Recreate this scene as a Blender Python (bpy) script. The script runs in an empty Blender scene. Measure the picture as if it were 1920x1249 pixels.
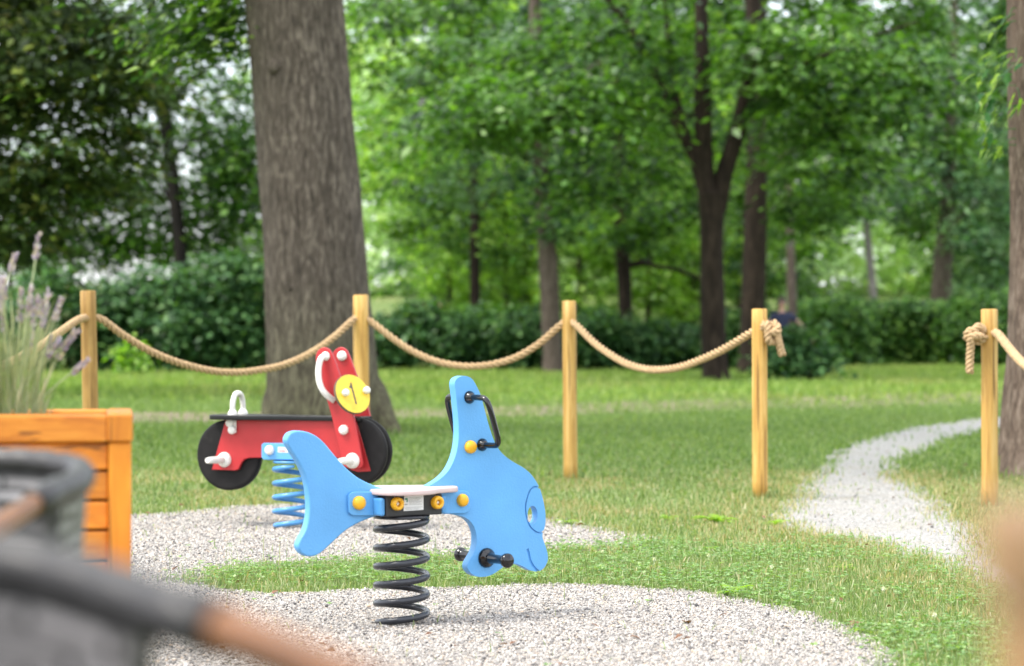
import bpy, bmesh, math, random
import numpy as np
from mathutils import Vector, Matrix, noise

random.seed(7)
RNG = np.random.default_rng(7)
sc = bpy.context.scene
COL = sc.collection
R = math.radians

# ------------------------------------------------------------------ camera
F = 85.0 / 36.0 * 1920.0
CX, CY, CH = 960.0, 624.5, 1.04
CAMP = Vector((0, 0, CH))


def ray(px, py):
    return Vector(((px - CX) / F, 1.0, -(py - CY) / F))


def P(px, py, d):
    return CAMP + ray(px, py) * d


def G(px, py, z=0.0):
    d = (CH - z) * F / (py - CY)
    return Vector(((px - CX) / F * d, d, z))


def onplane(px, py, p0, n):
    r = ray(px, py)
    t = (p0 - CAMP).dot(n) / r.dot(n)
    return CAMP + r * t


def gz(x, y):
    """ground height: flat park, rising gently beyond the hedges"""
    return np.maximum(0.0, np.asarray(y, dtype=float) - 76.0) * 0.05


cam_d = bpy.data.cameras.new('camera')
cam = bpy.data.objects.new('camera', cam_d)
COL.objects.link(cam)
cam.location = CAMP
cam.rotation_euler = (R(90), 0, 0)
cam_d.lens = 85
cam_d.sensor_width = 36
cam_d.clip_start = 0.05
cam_d.clip_end = 4000
cam_d.dof.use_dof = True
cam_d.dof.focus_distance = 9.7
cam_d.dof.aperture_fstop = 2.8
sc.camera = cam

# ------------------------------------------------------------------ light
SUN_EL, SUN_AZ = R(58), R(250)      # azimuth measured clockwise from +Y, where the sun stands
w = bpy.data.worlds.new('World')
sc.world = w
w.use_nodes = True
nt = w.node_tree
bg = nt.nodes['Background']
sky = nt.nodes.new('ShaderNodeTexSky')
sky.sky_type = 'NISHITA'
sky.sun_disc = False
sky.sun_elevation = SUN_EL
sky.sun_rotation = SUN_AZ
sky.dust_density = 2.0
sky.air_density = 1.0
sky.ozone_density = 0.6
# broken bright cloud over the clear sky
wtc = nt.nodes.new('ShaderNodeTexCoord')
wno = nt.nodes.new('ShaderNodeTexNoise')
wno.inputs['Scale'].default_value = 2.2
wno.inputs['Detail'].default_value = 6
nt.links.new(wtc.outputs['Generated'], wno.inputs['Vector'])
wrp = nt.nodes.new('ShaderNodeValToRGB')
wrp.color_ramp.elements[0].position = 0.34
wrp.color_ramp.elements[0].color = (0.35, 0.35, 0.35, 1)
wrp.color_ramp.elements[1].position = 0.56
wrp.color_ramp.elements[1].color = (0.9, 0.9, 0.9, 1)
nt.links.new(wno.outputs[0], wrp.inputs[0])
wmx = nt.nodes.new('ShaderNodeMix')
wmx.data_type = 'RGBA'
wmx.inputs[7].default_value = (7.6, 7.8, 8.3, 1)
nt.links.new(wrp.outputs[0], wmx.inputs[0])
nt.links.new(sky.outputs[0], wmx.inputs[6])
nt.links.new(wmx.outputs[2], bg.inputs[0])
bg.inputs[1].default_value = 0.15

sl = bpy.data.lights.new('sun', 'SUN')
sl.energy = 2.2
sl.angle = R(18)
sl.color = (1.0, 0.95, 0.86)
so = bpy.data.objects.new('sun', sl)
COL.objects.link(so)
sdir = Vector((math.sin(SUN_AZ) * math.cos(SUN_EL), math.cos(SUN_AZ) * math.cos(SUN_EL), math.sin(SUN_EL)))
so.rotation_euler = sdir.to_track_quat('Z', 'Y').to_euler()
so.location = sdir * 50

sc.view_settings.view_transform = 'Standard'
sc.view_settings.look = 'None'
sc.view_settings.gamma = 1
sc.view_settings.exposure = 1.17
sc.render.engine = 'CYCLES'
sc.cycles.max_bounces = 7
sc.cycles.diffuse_bounces = 4
sc.cycles.transmission_bounces = 5
sc.cycles.use_denoising = True
sc.cycles.caustics_reflective = False
sc.cycles.caustics_refractive = False
sc.cycles.sample_clamp_indirect = 6.0


# ------------------------------------------------------------------ materials
def newmat(name):
    m = bpy.data.materials.new(name)
    m.use_nodes = True
    return m, m.node_tree, m.node_tree.nodes['Principled BSDF']


def ramp(nt, fac, cols):
    r = nt.nodes.new('ShaderNodeValToRGB')
    el = r.color_ramp.elements
    while len(el) < len(cols):
        el.new(0.5)
    for e, (p, c) in zip(el, cols):
        e.position = p
        e.color = (*c, 1)
    nt.links.new(fac, r.inputs[0])
    return r.outputs[0]


def mapping(nt, scale, coord='Object'):
    tc = nt.nodes.new('ShaderNodeTexCoord')
    mp = nt.nodes.new('ShaderNodeMapping')
    mp.inputs['Scale'].default_value = scale
    nt.links.new(tc.outputs[coord], mp.inputs[0])
    return mp.outputs[0]


def ntex(nt, vec, scale, detail=4, rough=0.55, dist=0.0):
    n = nt.nodes.new('ShaderNodeTexNoise')
    n.inputs['Scale'].default_value = scale
    n.inputs['Detail'].default_value = detail
    n.inputs['Roughness'].default_value = rough
    n.inputs['Distortion'].default_value = dist
    nt.links.new(vec, n.inputs['Vector'])
    return n.outputs[0]


def bump(nt, b, h, strength, dist=0.01):
    bp = nt.nodes.new('ShaderNodeBump')
    bp.inputs['Strength'].default_value = strength
    bp.inputs['Distance'].default_value = dist
    nt.links.new(h, bp.inputs['Height'])
    nt.links.new(bp.outputs[0], b.inputs['Normal'])


def mixc(nt, fac, a, b, mode='MIX'):
    m = nt.nodes.new('ShaderNodeMix')
    m.data_type = 'RGBA'
    m.blend_type = mode
    for s, v in ((0, fac), (6, a), (7, b)):
        if isinstance(v, (int, float)):
            m.inputs[s].default_value = v
        elif isinstance(v, tuple):
            m.inputs[s].default_value = (*v, 1)
        else:
            nt.links.new(v, m.inputs[s])
    return m.outputs[2]


def plain(name, col, rough=0.5, var=0.12, scale=30, bs=0.0, bscale=300, metal=0.0, stretch=(1, 1, 1), bdist=0.002, dirt=0.0, spec=0.5):
    m, nt, b = newmat(name)
    v = mapping(nt, stretch)
    n = ntex(nt, v, scale, 5)
    lo = tuple(c * (1 - var) for c in col)
    hi = tuple(min(1, c * (1 + var)) for c in col)
    c = ramp(nt, n, [(0.3, lo), (0.7, hi)])
    if dirt:
        d = ntex(nt, v, scale * 0.35, 6, 0.7)
        f = ramp(nt, d, [(0.55, (0, 0, 0)), (0.75, (dirt, dirt, dirt))])
        c = mixc(nt, f, c, tuple(0.5 * x + 0.06 for x in (0.30, 0.27, 0.2)))
    nt.links.new(c, b.inputs['Base Color'])
    b.inputs['Roughness'].default_value = rough
    b.inputs['Metallic'].default_value = metal
    b.inputs['Specular IOR Level'].default_value = spec
    if bs:
        bump(nt, b, ntex(nt, v, bscale, 3), bs, bdist)
    return m


def wood(name, dark, mid, light, rough=0.55, axis=2, scale=1.0, knots=True):
    m, nt, b = newmat(name)
    st = [26, 26, 26]
    st[axis] = 1.6
    v = mapping(nt, tuple(s * scale for s in st))
    n = ntex(nt, v, 1.6, 6, 0.65, 0.6)
    c = ramp(nt, n, [(0.28, dark), (0.5, mid), (0.72, light)])
    st2 = [5, 5, 5]
    st2[axis] = 2.2
    v2 = mapping(nt, tuple(s * scale for s in st2))
    n2 = ntex(nt, v2, 1.3, 3, 0.5)
    f2 = ramp(nt, n2, [(0.56, (0, 0, 0)), (0.72, (0.55, 0.55, 0.55))])
    c = mixc(nt, f2, c, dark)
    oi = nt.nodes.new('ShaderNodeObjectInfo')
    c = mixc(nt, 1.0, c, ramp(nt, oi.outputs['Random'], [(0.0, (0.80, 0.80, 0.82)), (1.0, (1.12, 1.10, 1.06))]), 'MULTIPLY')
    v3 = mapping(nt, tuple((38 if i != axis else 1.1) * scale for i in range(3)))
    n3 = ntex(nt, v3, 1.4, 2, 0.4)
    c = mixc(nt, ramp(nt, n3, [(0.63, (0, 0, 0)), (0.67, (0.7, 0.7, 0.7))]), c, tuple(x * 0.35 for x in dark))
    nt.links.new(c, b.inputs['Base Color'])
    b.inputs['Roughness'].default_value = rough
    bump(nt, b, n, 0.25, 0.003)
    return m


def bark(name, dark, mid, light, zs=0.5, xs=7.0, strength=0.9, moss=0.0):
    m, nt, b = newmat(name)
    v = mapping(nt, (xs, xs, zs * xs * 0.28))
    n = ntex(nt, v, 1.9, 8, 0.68, 0.5)
    c = ramp(nt, n, [(0.30, dark), (0.5, mid), (0.68, light)])
    v2 = mapping(nt, (1.1, 1.1, 0.6))
    n2 = ntex(nt, v2, 1.2, 4, 0.6)
    c = mixc(nt, ramp(nt, n2, [(0.45, (0, 0, 0)), (0.7, (0.6, 0.6, 0.6))]), c, tuple(x * 0.75 for x in mid))
    if moss:
        tc = nt.nodes.new('ShaderNodeTexCoord')
        sx = nt.nodes.new('ShaderNodeSeparateXYZ')
        nt.links.new(tc.outputs['Object'], sx.inputs[0])
        mr = nt.nodes.new('ShaderNodeMapRange')
        mr.inputs[1].default_value = 0.1
        mr.inputs[2].default_value = 1.6
        mr.inputs[3].default_value = moss
        mr.inputs[4].default_value = 0.0
        nt.links.new(sx.outputs[2], mr.inputs[0])
        mm = nt.nodes.new('ShaderNodeMath')
        mm.operation = 'MULTIPLY'
        nt.links.new(mr.outputs[0], mm.inputs[0])
        nt.links.new(ramp(nt, n, [(0.35, (0, 0, 0)), (0.6, (1, 1, 1))]), mm.inputs[1])
        c = mixc(nt, mm.outputs[0], c, (0.13, 0.15, 0.05))
    nt.links.new(c, b.inputs['Base Color'])
    b.inputs['Roughness'].default_value = 0.9
    b.inputs['Specular IOR Level'].default_value = 0.2
    bump(nt, b, n, strength, 0.03)
    return m


def leafmat(name, cols, trans=0.45, rough=0.45, spec=0.5, pos=None):
    """cols: ramp over the random value of each leaf"""
    m, nt, b = newmat(name)
    g = nt.nodes.new('ShaderNodeNewGeometry')
    c = ramp(nt, g.outputs['Random Per Island'], cols)
    if pos:
        v = mapping(nt, (1, 1, 1))
        n = ntex(nt, v, pos[0], 3)
        c = mixc(nt, ramp(nt, n, [(pos[1], (0, 0, 0)), (pos[2], (pos[4],) * 3)]), c, pos[3])
    nt.links.new(c, b.inputs['Base Color'])
    b.inputs['Roughness'].default_value = rough
    b.inputs['Specular IOR Level'].default_value = spec
    t = nt.nodes.new('ShaderNodeBsdfTranslucent')
    tcol = mixc(nt, 1.0, c, (1.35, 1.5, 0.55), 'MULTIPLY')
    nt.links.new(tcol, t.inputs[0])
    mx = nt.nodes.new('ShaderNodeMixShader')
    mx.inputs[0].default_value = trans
    nt.links.new(b.outputs[0], mx.inputs[1])
    nt.links.new(t.outputs[0], mx.inputs[2])
    nt.links.new(mx.outputs[0], nt.nodes['Material Output'].inputs[0])
    return m


M = {}
M['blue'] = plain('blue board', (0.115, 0.37, 0.72), 0.40, 0.09, 4, 0.3, 130, bdist=0.003, dirt=0.07)
M['blue_steel'] = plain('blue coated steel', (0.075, 0.27, 0.56), 0.32, 0.08, 20)
M['groove'] = plain('groove wall', (0.02, 0.12, 0.36), 0.6, 0.05, 20)  # shade inside the groove put into a darker copy of the board blue
M['black'] = plain('black plastic', (0.005, 0.005, 0.006), 0.16, 0.2, 40, spec=0.6)
M['steel_grey'] = plain('anthracite coated steel', (0.022, 0.025, 0.032), 0.22, 0.15, 60, 0.1, 400)
M['box_black'] = plain('black rubber block', (0.018, 0.018, 0.020), 0.5, 0.2, 40, 0.2, 200)
M['yellow'] = plain('yellow cap', (0.80, 0.42, 0.015), 0.35, 0.06, 30)
M['seat_pink'] = plain('pale pinkish board', (0.60, 0.47, 0.455), 0.45, 0.05, 20, 0.15, 300)
M['white'] = plain('white plastic', (0.74, 0.72, 0.66), 0.4, 0.06, 30, dirt=0.15)
M['paper'] = plain('sticker paper', (0.72, 0.73, 0.73), 0.4, 0.03, 30)
M['green'] = plain('sticker green', (0.01, 0.20, 0.12), 0.5, 0.03, 30)
M['ink'] = plain('sticker ink', (0.30, 0.31, 0.31), 0.6, 0.03, 30)
M['red_ink'] = plain('sticker red', (0.45, 0.08, 0.08), 0.6, 0.03, 30)
M['red'] = plain('red board', (0.44, 0.022, 0.026), 0.42, 0.10, 9, 0.25, 260, dirt=0.10)
M['wheel'] = plain('black weathered board', (0.013, 0.012, 0.012), 0.6, 0.25, 16, 0.3, 150, dirt=0.12, spec=0.2)
M['wheel_edge'] = plain('black board', (0.010, 0.010, 0.011), 0.35, 0.2, 16, spec=0.35)
M['disc_yellow'] = plain('yellow board', (0.76, 0.52, 0.045), 0.5, 0.10, 40, 0.1, 200)
M['disc_core'] = plain('dark board core', (0.10, 0.085, 0.05), 0.6, 0.1, 40)
M['post'] = wood('pine post', (0.34, 0.165, 0.03), (0.56, 0.33, 0.08), (0.74, 0.50, 0.19), 0.6, scale=0.75)
M['post_old'] = wood('weathered pine post', (0.23, 0.12, 0.024), (0.42, 0.24, 0.055), (0.56, 0.35, 0.11), 0.65, scale=0.75)
M['rope'] = plain('sisal rope', (0.50, 0.34, 0.185), 0.9, 0.28, 60, 0.5, 500, bdist=0.004)
M['planter'] = wood('orange stained pine', (0.50, 0.14, 0.008), (0.68, 0.225, 0.016), (0.80, 0.32, 0.035), 0.45, axis=0)
M['planter_v'] = wood('orange stained pine upright', (0.50, 0.14, 0.006), (0.70, 0.235, 0.012), (0.80, 0.31, 0.025), 0.45, axis=2)
M['soil'] = plain('potting soil', (0.035, 0.024, 0.016), 0.95, 0.4, 40, 0.8, 80, bdist=0.02)
M['arm_wood'] = wood('teak armrest', (0.13, 0.048, 0.013), (0.20, 0.080, 0.024), (0.27, 0.12, 0.04), 0.33, axis=0)
M['near_wood'] = wood('pale wooden upright', (0.26, 0.13, 0.05), (0.34, 0.19, 0.085), (0.40, 0.24, 0.115), 0.5, axis=2)
M['bark_big'] = bark('grey furrowed bark', (0.028, 0.022, 0.018), (0.112, 0.089, 0.073), (0.28, 0.23, 0.19), 0.9, 13, 1.0, 0.5)
M['bark_right'] = bark('scaly brown bark', (0.05, 0.036, 0.028), (0.16, 0.115, 0.088), (0.32, 0.25, 0.20), 1.4, 9, 1.0)
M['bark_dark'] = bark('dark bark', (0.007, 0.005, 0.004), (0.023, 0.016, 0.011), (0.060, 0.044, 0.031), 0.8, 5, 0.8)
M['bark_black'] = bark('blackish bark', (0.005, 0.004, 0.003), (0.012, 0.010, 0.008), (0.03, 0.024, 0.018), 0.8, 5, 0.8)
M['bark_mid'] = bark('brown bark', (0.045, 0.034, 0.027), (0.11, 0.085, 0.068), (0.19, 0.155, 0.13), 0.8, 7, 0.8)
M['bark_pale'] = bark('pale grey bark', (0.10, 0.09, 0.085), (0.22, 0.20, 0.19), (0.36, 0.33, 0.32), 0.6, 7, 0.6)

M['leaf_mid'] = leafmat('mid green leaves', [(0.0, (0.006, 0.022, 0.005)), (0.3, (0.016, 0.052, 0.010)), (0.55, (0.045, 0.125, 0.020)), (0.8, (0.10, 0.23, 0.028)), (0.92, (0.17, 0.32, 0.04)), (1.0, (0.22, 0.38, 0.10))], 0.42, 0.42, 0.45, pos=(0.45, 0.52, 0.62, (0.105, 0.235, 0.03), 0.6))  # palest stop puts highlights into the colour of a few leaves
M['leaf_bright'] = leafmat('bright yellow-green leaves', [(0.0, (0.012, 0.04, 0.006)), (0.22, (0.07, 0.17, 0.014)), (0.5, (0.165, 0.345, 0.03)), (0.8, (0.29, 0.48, 0.05)), (1.0, (0.48, 0.64, 0.18))], 0.5, pos=(0.25, 0.48, 0.60, (0.022, 0.075, 0.018), 0.85))  # sunlit look put into the leaf colour, palest stop for highlights
M['leaf_cool'] = leafmat('cool green leaves', [(0.0, (0.006, 0.024, 0.008)), (0.3, (0.018, 0.06, 0.022)), (0.6, (0.05, 0.135, 0.05)), (0.85, (0.10, 0.22, 0.085)), (1.0, (0.24, 0.38, 0.19))], 0.38, 0.40, 0.5, pos=(0.45, 0.5, 0.62, (0.16, 0.28, 0.12), 0.55))  # palest stop puts a cool sheen into some leaves' colour
M['leaf_dark'] = leafmat('dark leaves', [(0.0, (0.012, 0.024, 0.007)), (0.5, (0.042, 0.075, 0.018)), (0.82, (0.085, 0.145, 0.03)), (0.93, (0.13, 0.125, 0.03)), (1.0, (0.26, 0.36, 0.055))], 0.35, 0.6, 0.25)
M['leaf_shrub'] = leafmat('shrub leaves', [(0.0, (0.007, 0.030, 0.009)), (0.45, (0.042, 0.12, 0.036)), (0.82, (0.10, 0.225, 0.07)), (1.0, (0.18, 0.32, 0.10))], 0.35, 0.5, 0.35)
M['leaf_hedge'] = leafmat('hedge leaves', [(0.0, (0.008, 0.034, 0.007)), (0.45, (0.038, 0.115, 0.018)), (0.85, (0.10, 0.22, 0.036)), (1.0, (0.21, 0.36, 0.07))], 0.35, 0.5, 0.35)
M['leaf_pale'] = leafmat('pale far leaves', [(0.0, (0.16, 0.28, 0.08)), (0.4, (0.40, 0.55, 0.26)), (1.0, (0.62, 0.72, 0.50))], 0.45)  # haze and brightness of the distance put into the leaf colour
M['leaf_sprout'] = leafmat('young leaves', [(0.0, (0.035, 0.12, 0.04)), (0.5, (0.07, 0.19, 0.05)), (0.75, (0.16, 0.31, 0.03)), (1.0, (0.28, 0.42, 0.05))], 0.45, 0.35)
M['grass'] = leafmat('grass blades', [(0.0, (0.11, 0.18, 0.055)), (0.4, (0.19, 0.275, 0.095)), (0.75, (0.28, 0.36, 0.15)), (0.9, (0.40, 0.41, 0.24)), (1.0, (0.56, 0.52, 0.37))], 0.35, 0.5, 0.35, pos=(1.1, 0.5, 0.72, (0.29, 0.31, 0.14), 0.45))
M['grass_far'] = leafmat('lawn tufts', [(0.0, (0.09, 0.165, 0.042)), (0.5, (0.17, 0.26, 0.08)), (1.0, (0.29, 0.37, 0.14))], 0.35, 0.55, 0.3, pos=(0.5, 0.5, 0.75, (0.21, 0.27, 0.10), 0.5))
M['grass_sun'] = leafmat('far yellowish lawn tufts', [(0.0, (0.11, 0.19, 0.035)), (0.5, (0.20, 0.31, 0.065)), (1.0, (0.32, 0.41, 0.12))], 0.35, 0.55, 0.3, pos=(0.3, 0.5, 0.7, (0.34, 0.32, 0.14), 0.6))  # far lawn's sunlight put into a lighter yellow; dry patches mixed in
M['dry'] = leafmat('dry grass blades', [(0.0, (0.30, 0.24, 0.11)), (0.6, (0.46, 0.38, 0.20)), (1.0, (0.60, 0.52, 0.32))], 0.3, 0.6, 0.3)
M['clover'] = leafmat('clover leaves', [(0.0, (0.11, 0.22, 0.06)), (0.6, (0.20, 0.34, 0.11)), (1.0, (0.36, 0.48, 0.22))], 0.35, 0.4)
M['weed'] = leafmat('weed leaves', [(0.0, (0.13, 0.27, 0.025)), (1.0, (0.27, 0.43, 0.04))], 0.4, 0.4)
M['lav_leaf'] = leafmat('lavender foliage', [(0.0, (0.22, 0.26, 0.14)), (0.6, (0.36, 0.40, 0.23)), (1.0, (0.50, 0.48, 0.34))], 0.3, 0.7)
M['lav_stem'] = plain('lavender stem', (0.36, 0.42, 0.22), 0.7, 0.2, 30)
M['lav_flower'] = leafmat('lavender flower', [(0.0, (0.32, 0.24, 0.45)), (0.5, (0.48, 0.40, 0.56)), (0.8, (0.58, 0.50, 0.58)), (1.0, (0.56, 0.48, 0.40))], 0.3, 0.7)
M['petal'] = leafmat('white petals', [(0.0, (0.6, 0.6, 0.55)), (1.0, (0.8, 0.78, 0.74))], 0.3, 0.6)
M['deadleaf'] = leafmat('dead leaf', [(0.0, (0.12, 0.05, 0.025)), (1.0, (0.22, 0.11, 0.06))], 0.15, 0.6)
M['skin'] = plain('skin', (0.52, 0.30, 0.22), 0.5, 0.05, 20)
M['navy'] = plain('navy cloth', (0.022, 0.028, 0.07), 0.8, 0.1, 20)
M['jeans'] = plain('blue jeans cloth', (0.12, 0.2, 0.38), 0.8, 0.1, 20)
M['violet'] = plain('violet cloth', (0.20, 0.15, 0.55), 0.8, 0.1, 20)
M['paleblue'] = plain('pale cloth', (0.55, 0.58, 0.62), 0.8, 0.1, 20)
M['hair'] = plain('brown hair', (0.06, 0.03, 0.018), 0.5, 0.2, 60)


def wicker(name):
    m, nt, b = newmat(name)
    tc = nt.nodes.new('ShaderNodeTexCoord')
    mp = nt.nodes.new('ShaderNodeMapping')
    nt.links.new(tc.outputs['UV'], mp.inputs[0])
    br = nt.nodes.new('ShaderNodeTexBrick')
    br.inputs['Scale'].default_value = 1.0
    br.inputs['Mortar Size'].default_value = 0.005
    br.inputs['Brick Width'].default_value = 0.09
    br.inputs['Row Height'].default_value = 0.022
    br.inputs['Color1'].default_value = (0.24, 0.232, 0.236, 1)
    br.inputs['Color2'].default_value = (0.125, 0.115, 0.112, 1)
    br.inputs['Mortar'].default_value = (0.012, 0.011, 0.011, 1)
    nt.links.new(mp.outputs[0], br.inputs[0])
    n = ntex(nt, mp.outputs[0], 9, 4)
    mp2 = nt.nodes.new('ShaderNodeMapping')
    mp2.inputs['Scale'].default_value = (4, 34, 1)
    nt.links.new(tc.outputs['UV'], mp2.inputs[0])
    band = ntex(nt, mp2.outputs[0], 1.0, 3, 0.5)
    bcol = mixc(nt, 1.0, br.outputs[0], ramp(nt, band, [(0.38, (0.35, 0.34, 0.34)), (0.62, (1.7, 1.7, 1.75))]), 'MULTIPLY')
    c = mixc(nt, 0.15, bcol, ramp(nt, n, [(0.3, (0.06, 0.058, 0.058)), (0.7, (0.16, 0.15, 0.15))]))
    nt.links.new(c, b.inputs['Base Color'])
    b.inputs['Roughness'].default_value = 0.42
    bump(nt, b, br.outputs[1], -0.8, 0.004)
    return m


M['wicker'] = wicker('dark grey wicker')


def ground_mat():
    m, nt, b = newmat('lawn soil')
    v = mapping(nt, (1, 1, 1))
    n1 = ntex(nt, v, 0.35, 5, 0.6)
    n2 = ntex(nt, v, 6, 6, 0.65)
    n3 = ntex(nt, v, 40, 4, 0.6)
    c = ramp(nt, n3, [(0.3, (0.075, 0.12, 0.033)), (0.55, (0.13, 0.185, 0.055)), (0.75, (0.22, 0.24, 0.10))])
    c = mixc(nt, ramp(nt, n1, [(0.5, (0, 0, 0)), (0.72, (0.7, 0.7, 0.7))]), c, (0.26, 0.25, 0.12))
    c = mixc(nt, ramp(nt, n2, [(0.58, (0, 0, 0)), (0.78, (0.75, 0.75, 0.75))]), c, (0.34, 0.29, 0.18))
    nt.links.new(c, b.inputs['Base Color'])
    b.inputs['Roughness'].default_value = 0.95
    b.inputs['Specular IOR Level'].default_value = 0.15
    bump(nt, b, n3, 0.7, 0.03)
    return m


def gravel_mat(name, cols, scale, patch=None):
    m, nt, b = newmat(name)
    v = mapping(nt, (1, 1, 1))
    vo = nt.nodes.new('ShaderNodeTexVoronoi')
    vo.inputs['Scale'].default_value = scale
    nt.links.new(v, vo.inputs['Vector'])
    sp = nt.nodes.new('ShaderNodeSeparateColor')
    nt.links.new(vo.outputs['Color'], sp.inputs[0])
    c = ramp(nt, sp.outputs[0], cols)
    n = ntex(nt, v, 1.6, 6, 0.7)
    if patch:
        c = mixc(nt, ramp(nt, n, [(0.52, (0, 0, 0)), (0.7, (0.7, 0.7, 0.7))]), c, patch)
    nt.links.new(c, b.inputs['Base Color'])
    b.inputs['Roughness'].default_value = 0.9
    b.inputs['Specular IOR Level'].default_value = 0.25
    bump(nt, b, vo.outputs['Distance'], -0.9, 0.01)
    return m


PEB = [(0.0, (0.06, 0.057, 0.057)), (0.12, (0.17, 0.16, 0.155)), (0.30, (0.34, 0.32, 0.298)), (0.58, (0.45, 0.42, 0.385)), (0.84, (0.57, 0.54, 0.50)), (0.94, (0.52, 0.40, 0.29)), (1.0, (0.72, 0.70, 0.67))]
M['ground'] = ground_mat()
M['gravel_bed'] = gravel_mat('gravel bed', [(p, tuple(q * 0.78 for q in c)) for p, c in PEB], 110, (0.16, 0.13, 0.10))
M['gravel_path'] = gravel_mat('crushed pale gravel', [(0.0, (0.13, 0.125, 0.12)), (0.5, (0.32, 0.31, 0.295)), (1.0, (0.42, 0.41, 0.39))], 110, (0.30, 0.27, 0.21))
M['earth'] = gravel_mat('bare trodden earth', [(0.0, (0.14, 0.105, 0.075)), (0.5, (0.21, 0.16, 0.118)), (1.0, (0.27, 0.215, 0.16))], 30, (0.17, 0.17, 0.085))
M['sunlit_strip'] = gravel_mat('pale sunlit lawn strip', [(0.0, (0.36, 0.36, 0.20)), (1.0, (0.52, 0.50, 0.32))], 12, (0.16, 0.20, 0.06))  # band of sunlight on the far lawn, put into a pale sheet's colour


def pebble_mat():
    m, nt, b = newmat('pebbles')
    g = nt.nodes.new('ShaderNodeNewGeometry')
    c = ramp(nt, g.outputs['Random Per Island'], PEB)
    nt.links.new(c, b.inputs['Base Color'])
    b.inputs['Roughness'].default_value = 0.75
    b.inputs['Specular IOR Level'].default_value = 0.3
    return m


M['pebble'] = pebble_mat()


# ------------------------------------------------------------------ object helpers
def link(name, me, mat, parent=None):
    o = bpy.data.objects.new(name, me)
    COL.objects.link(o)
    if mat is not None:
        me.materials.append(mat)
    if parent is not None:
        o.parent = parent
        if parent.type == 'EMPTY':
            o.matrix_parent_inverse = Matrix.Translation(-parent.location)
    return o


def tag(o, label, cat, group=None, kind=None):
    if label:
        o['label'] = label
    if cat:
        o['category'] = cat
    if group:
        o['group'] = group
    if kind:
        o['kind'] = kind
    return o


def thing(name, label, cat, loc, group=None, rz=0.0):
    o = bpy.data.objects.new(name, None)
    COL.objects.link(o)
    o.location = loc
    o.rotation_euler = (0, 0, rz)
    o.empty_display_size = 0.1
    return tag(o, label, cat, group)


def structure(name, me, mat):
    o = link(name, me, mat)
    o['kind'] = 'structure'
    return o


def npmesh(name, verts, faces_flat, nper, smooth=False):
    me = bpy.data.meshes.new(name)
    nv = len(verts)
    nf = len(faces_flat) // nper
    me.vertices.add(nv)
    me.vertices.foreach_set('co', np.asarray(verts, dtype=np.float32).ravel())
    me.loops.add(nf * nper)
    me.loops.foreach_set('vertex_index', np.asarray(faces_flat, dtype=np.int32))
    me.polygons.add(nf)
    me.polygons.foreach_set('loop_start', np.arange(0, nf * nper, nper, dtype=np.int32))
    me.polygons.foreach_set('loop_total', np.full(nf, nper, dtype=np.int32))
    if smooth:
        me.polygons.foreach_set('use_smooth', np.ones(nf, dtype=bool))
    me.update(calc_edges=True)
    return me


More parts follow.
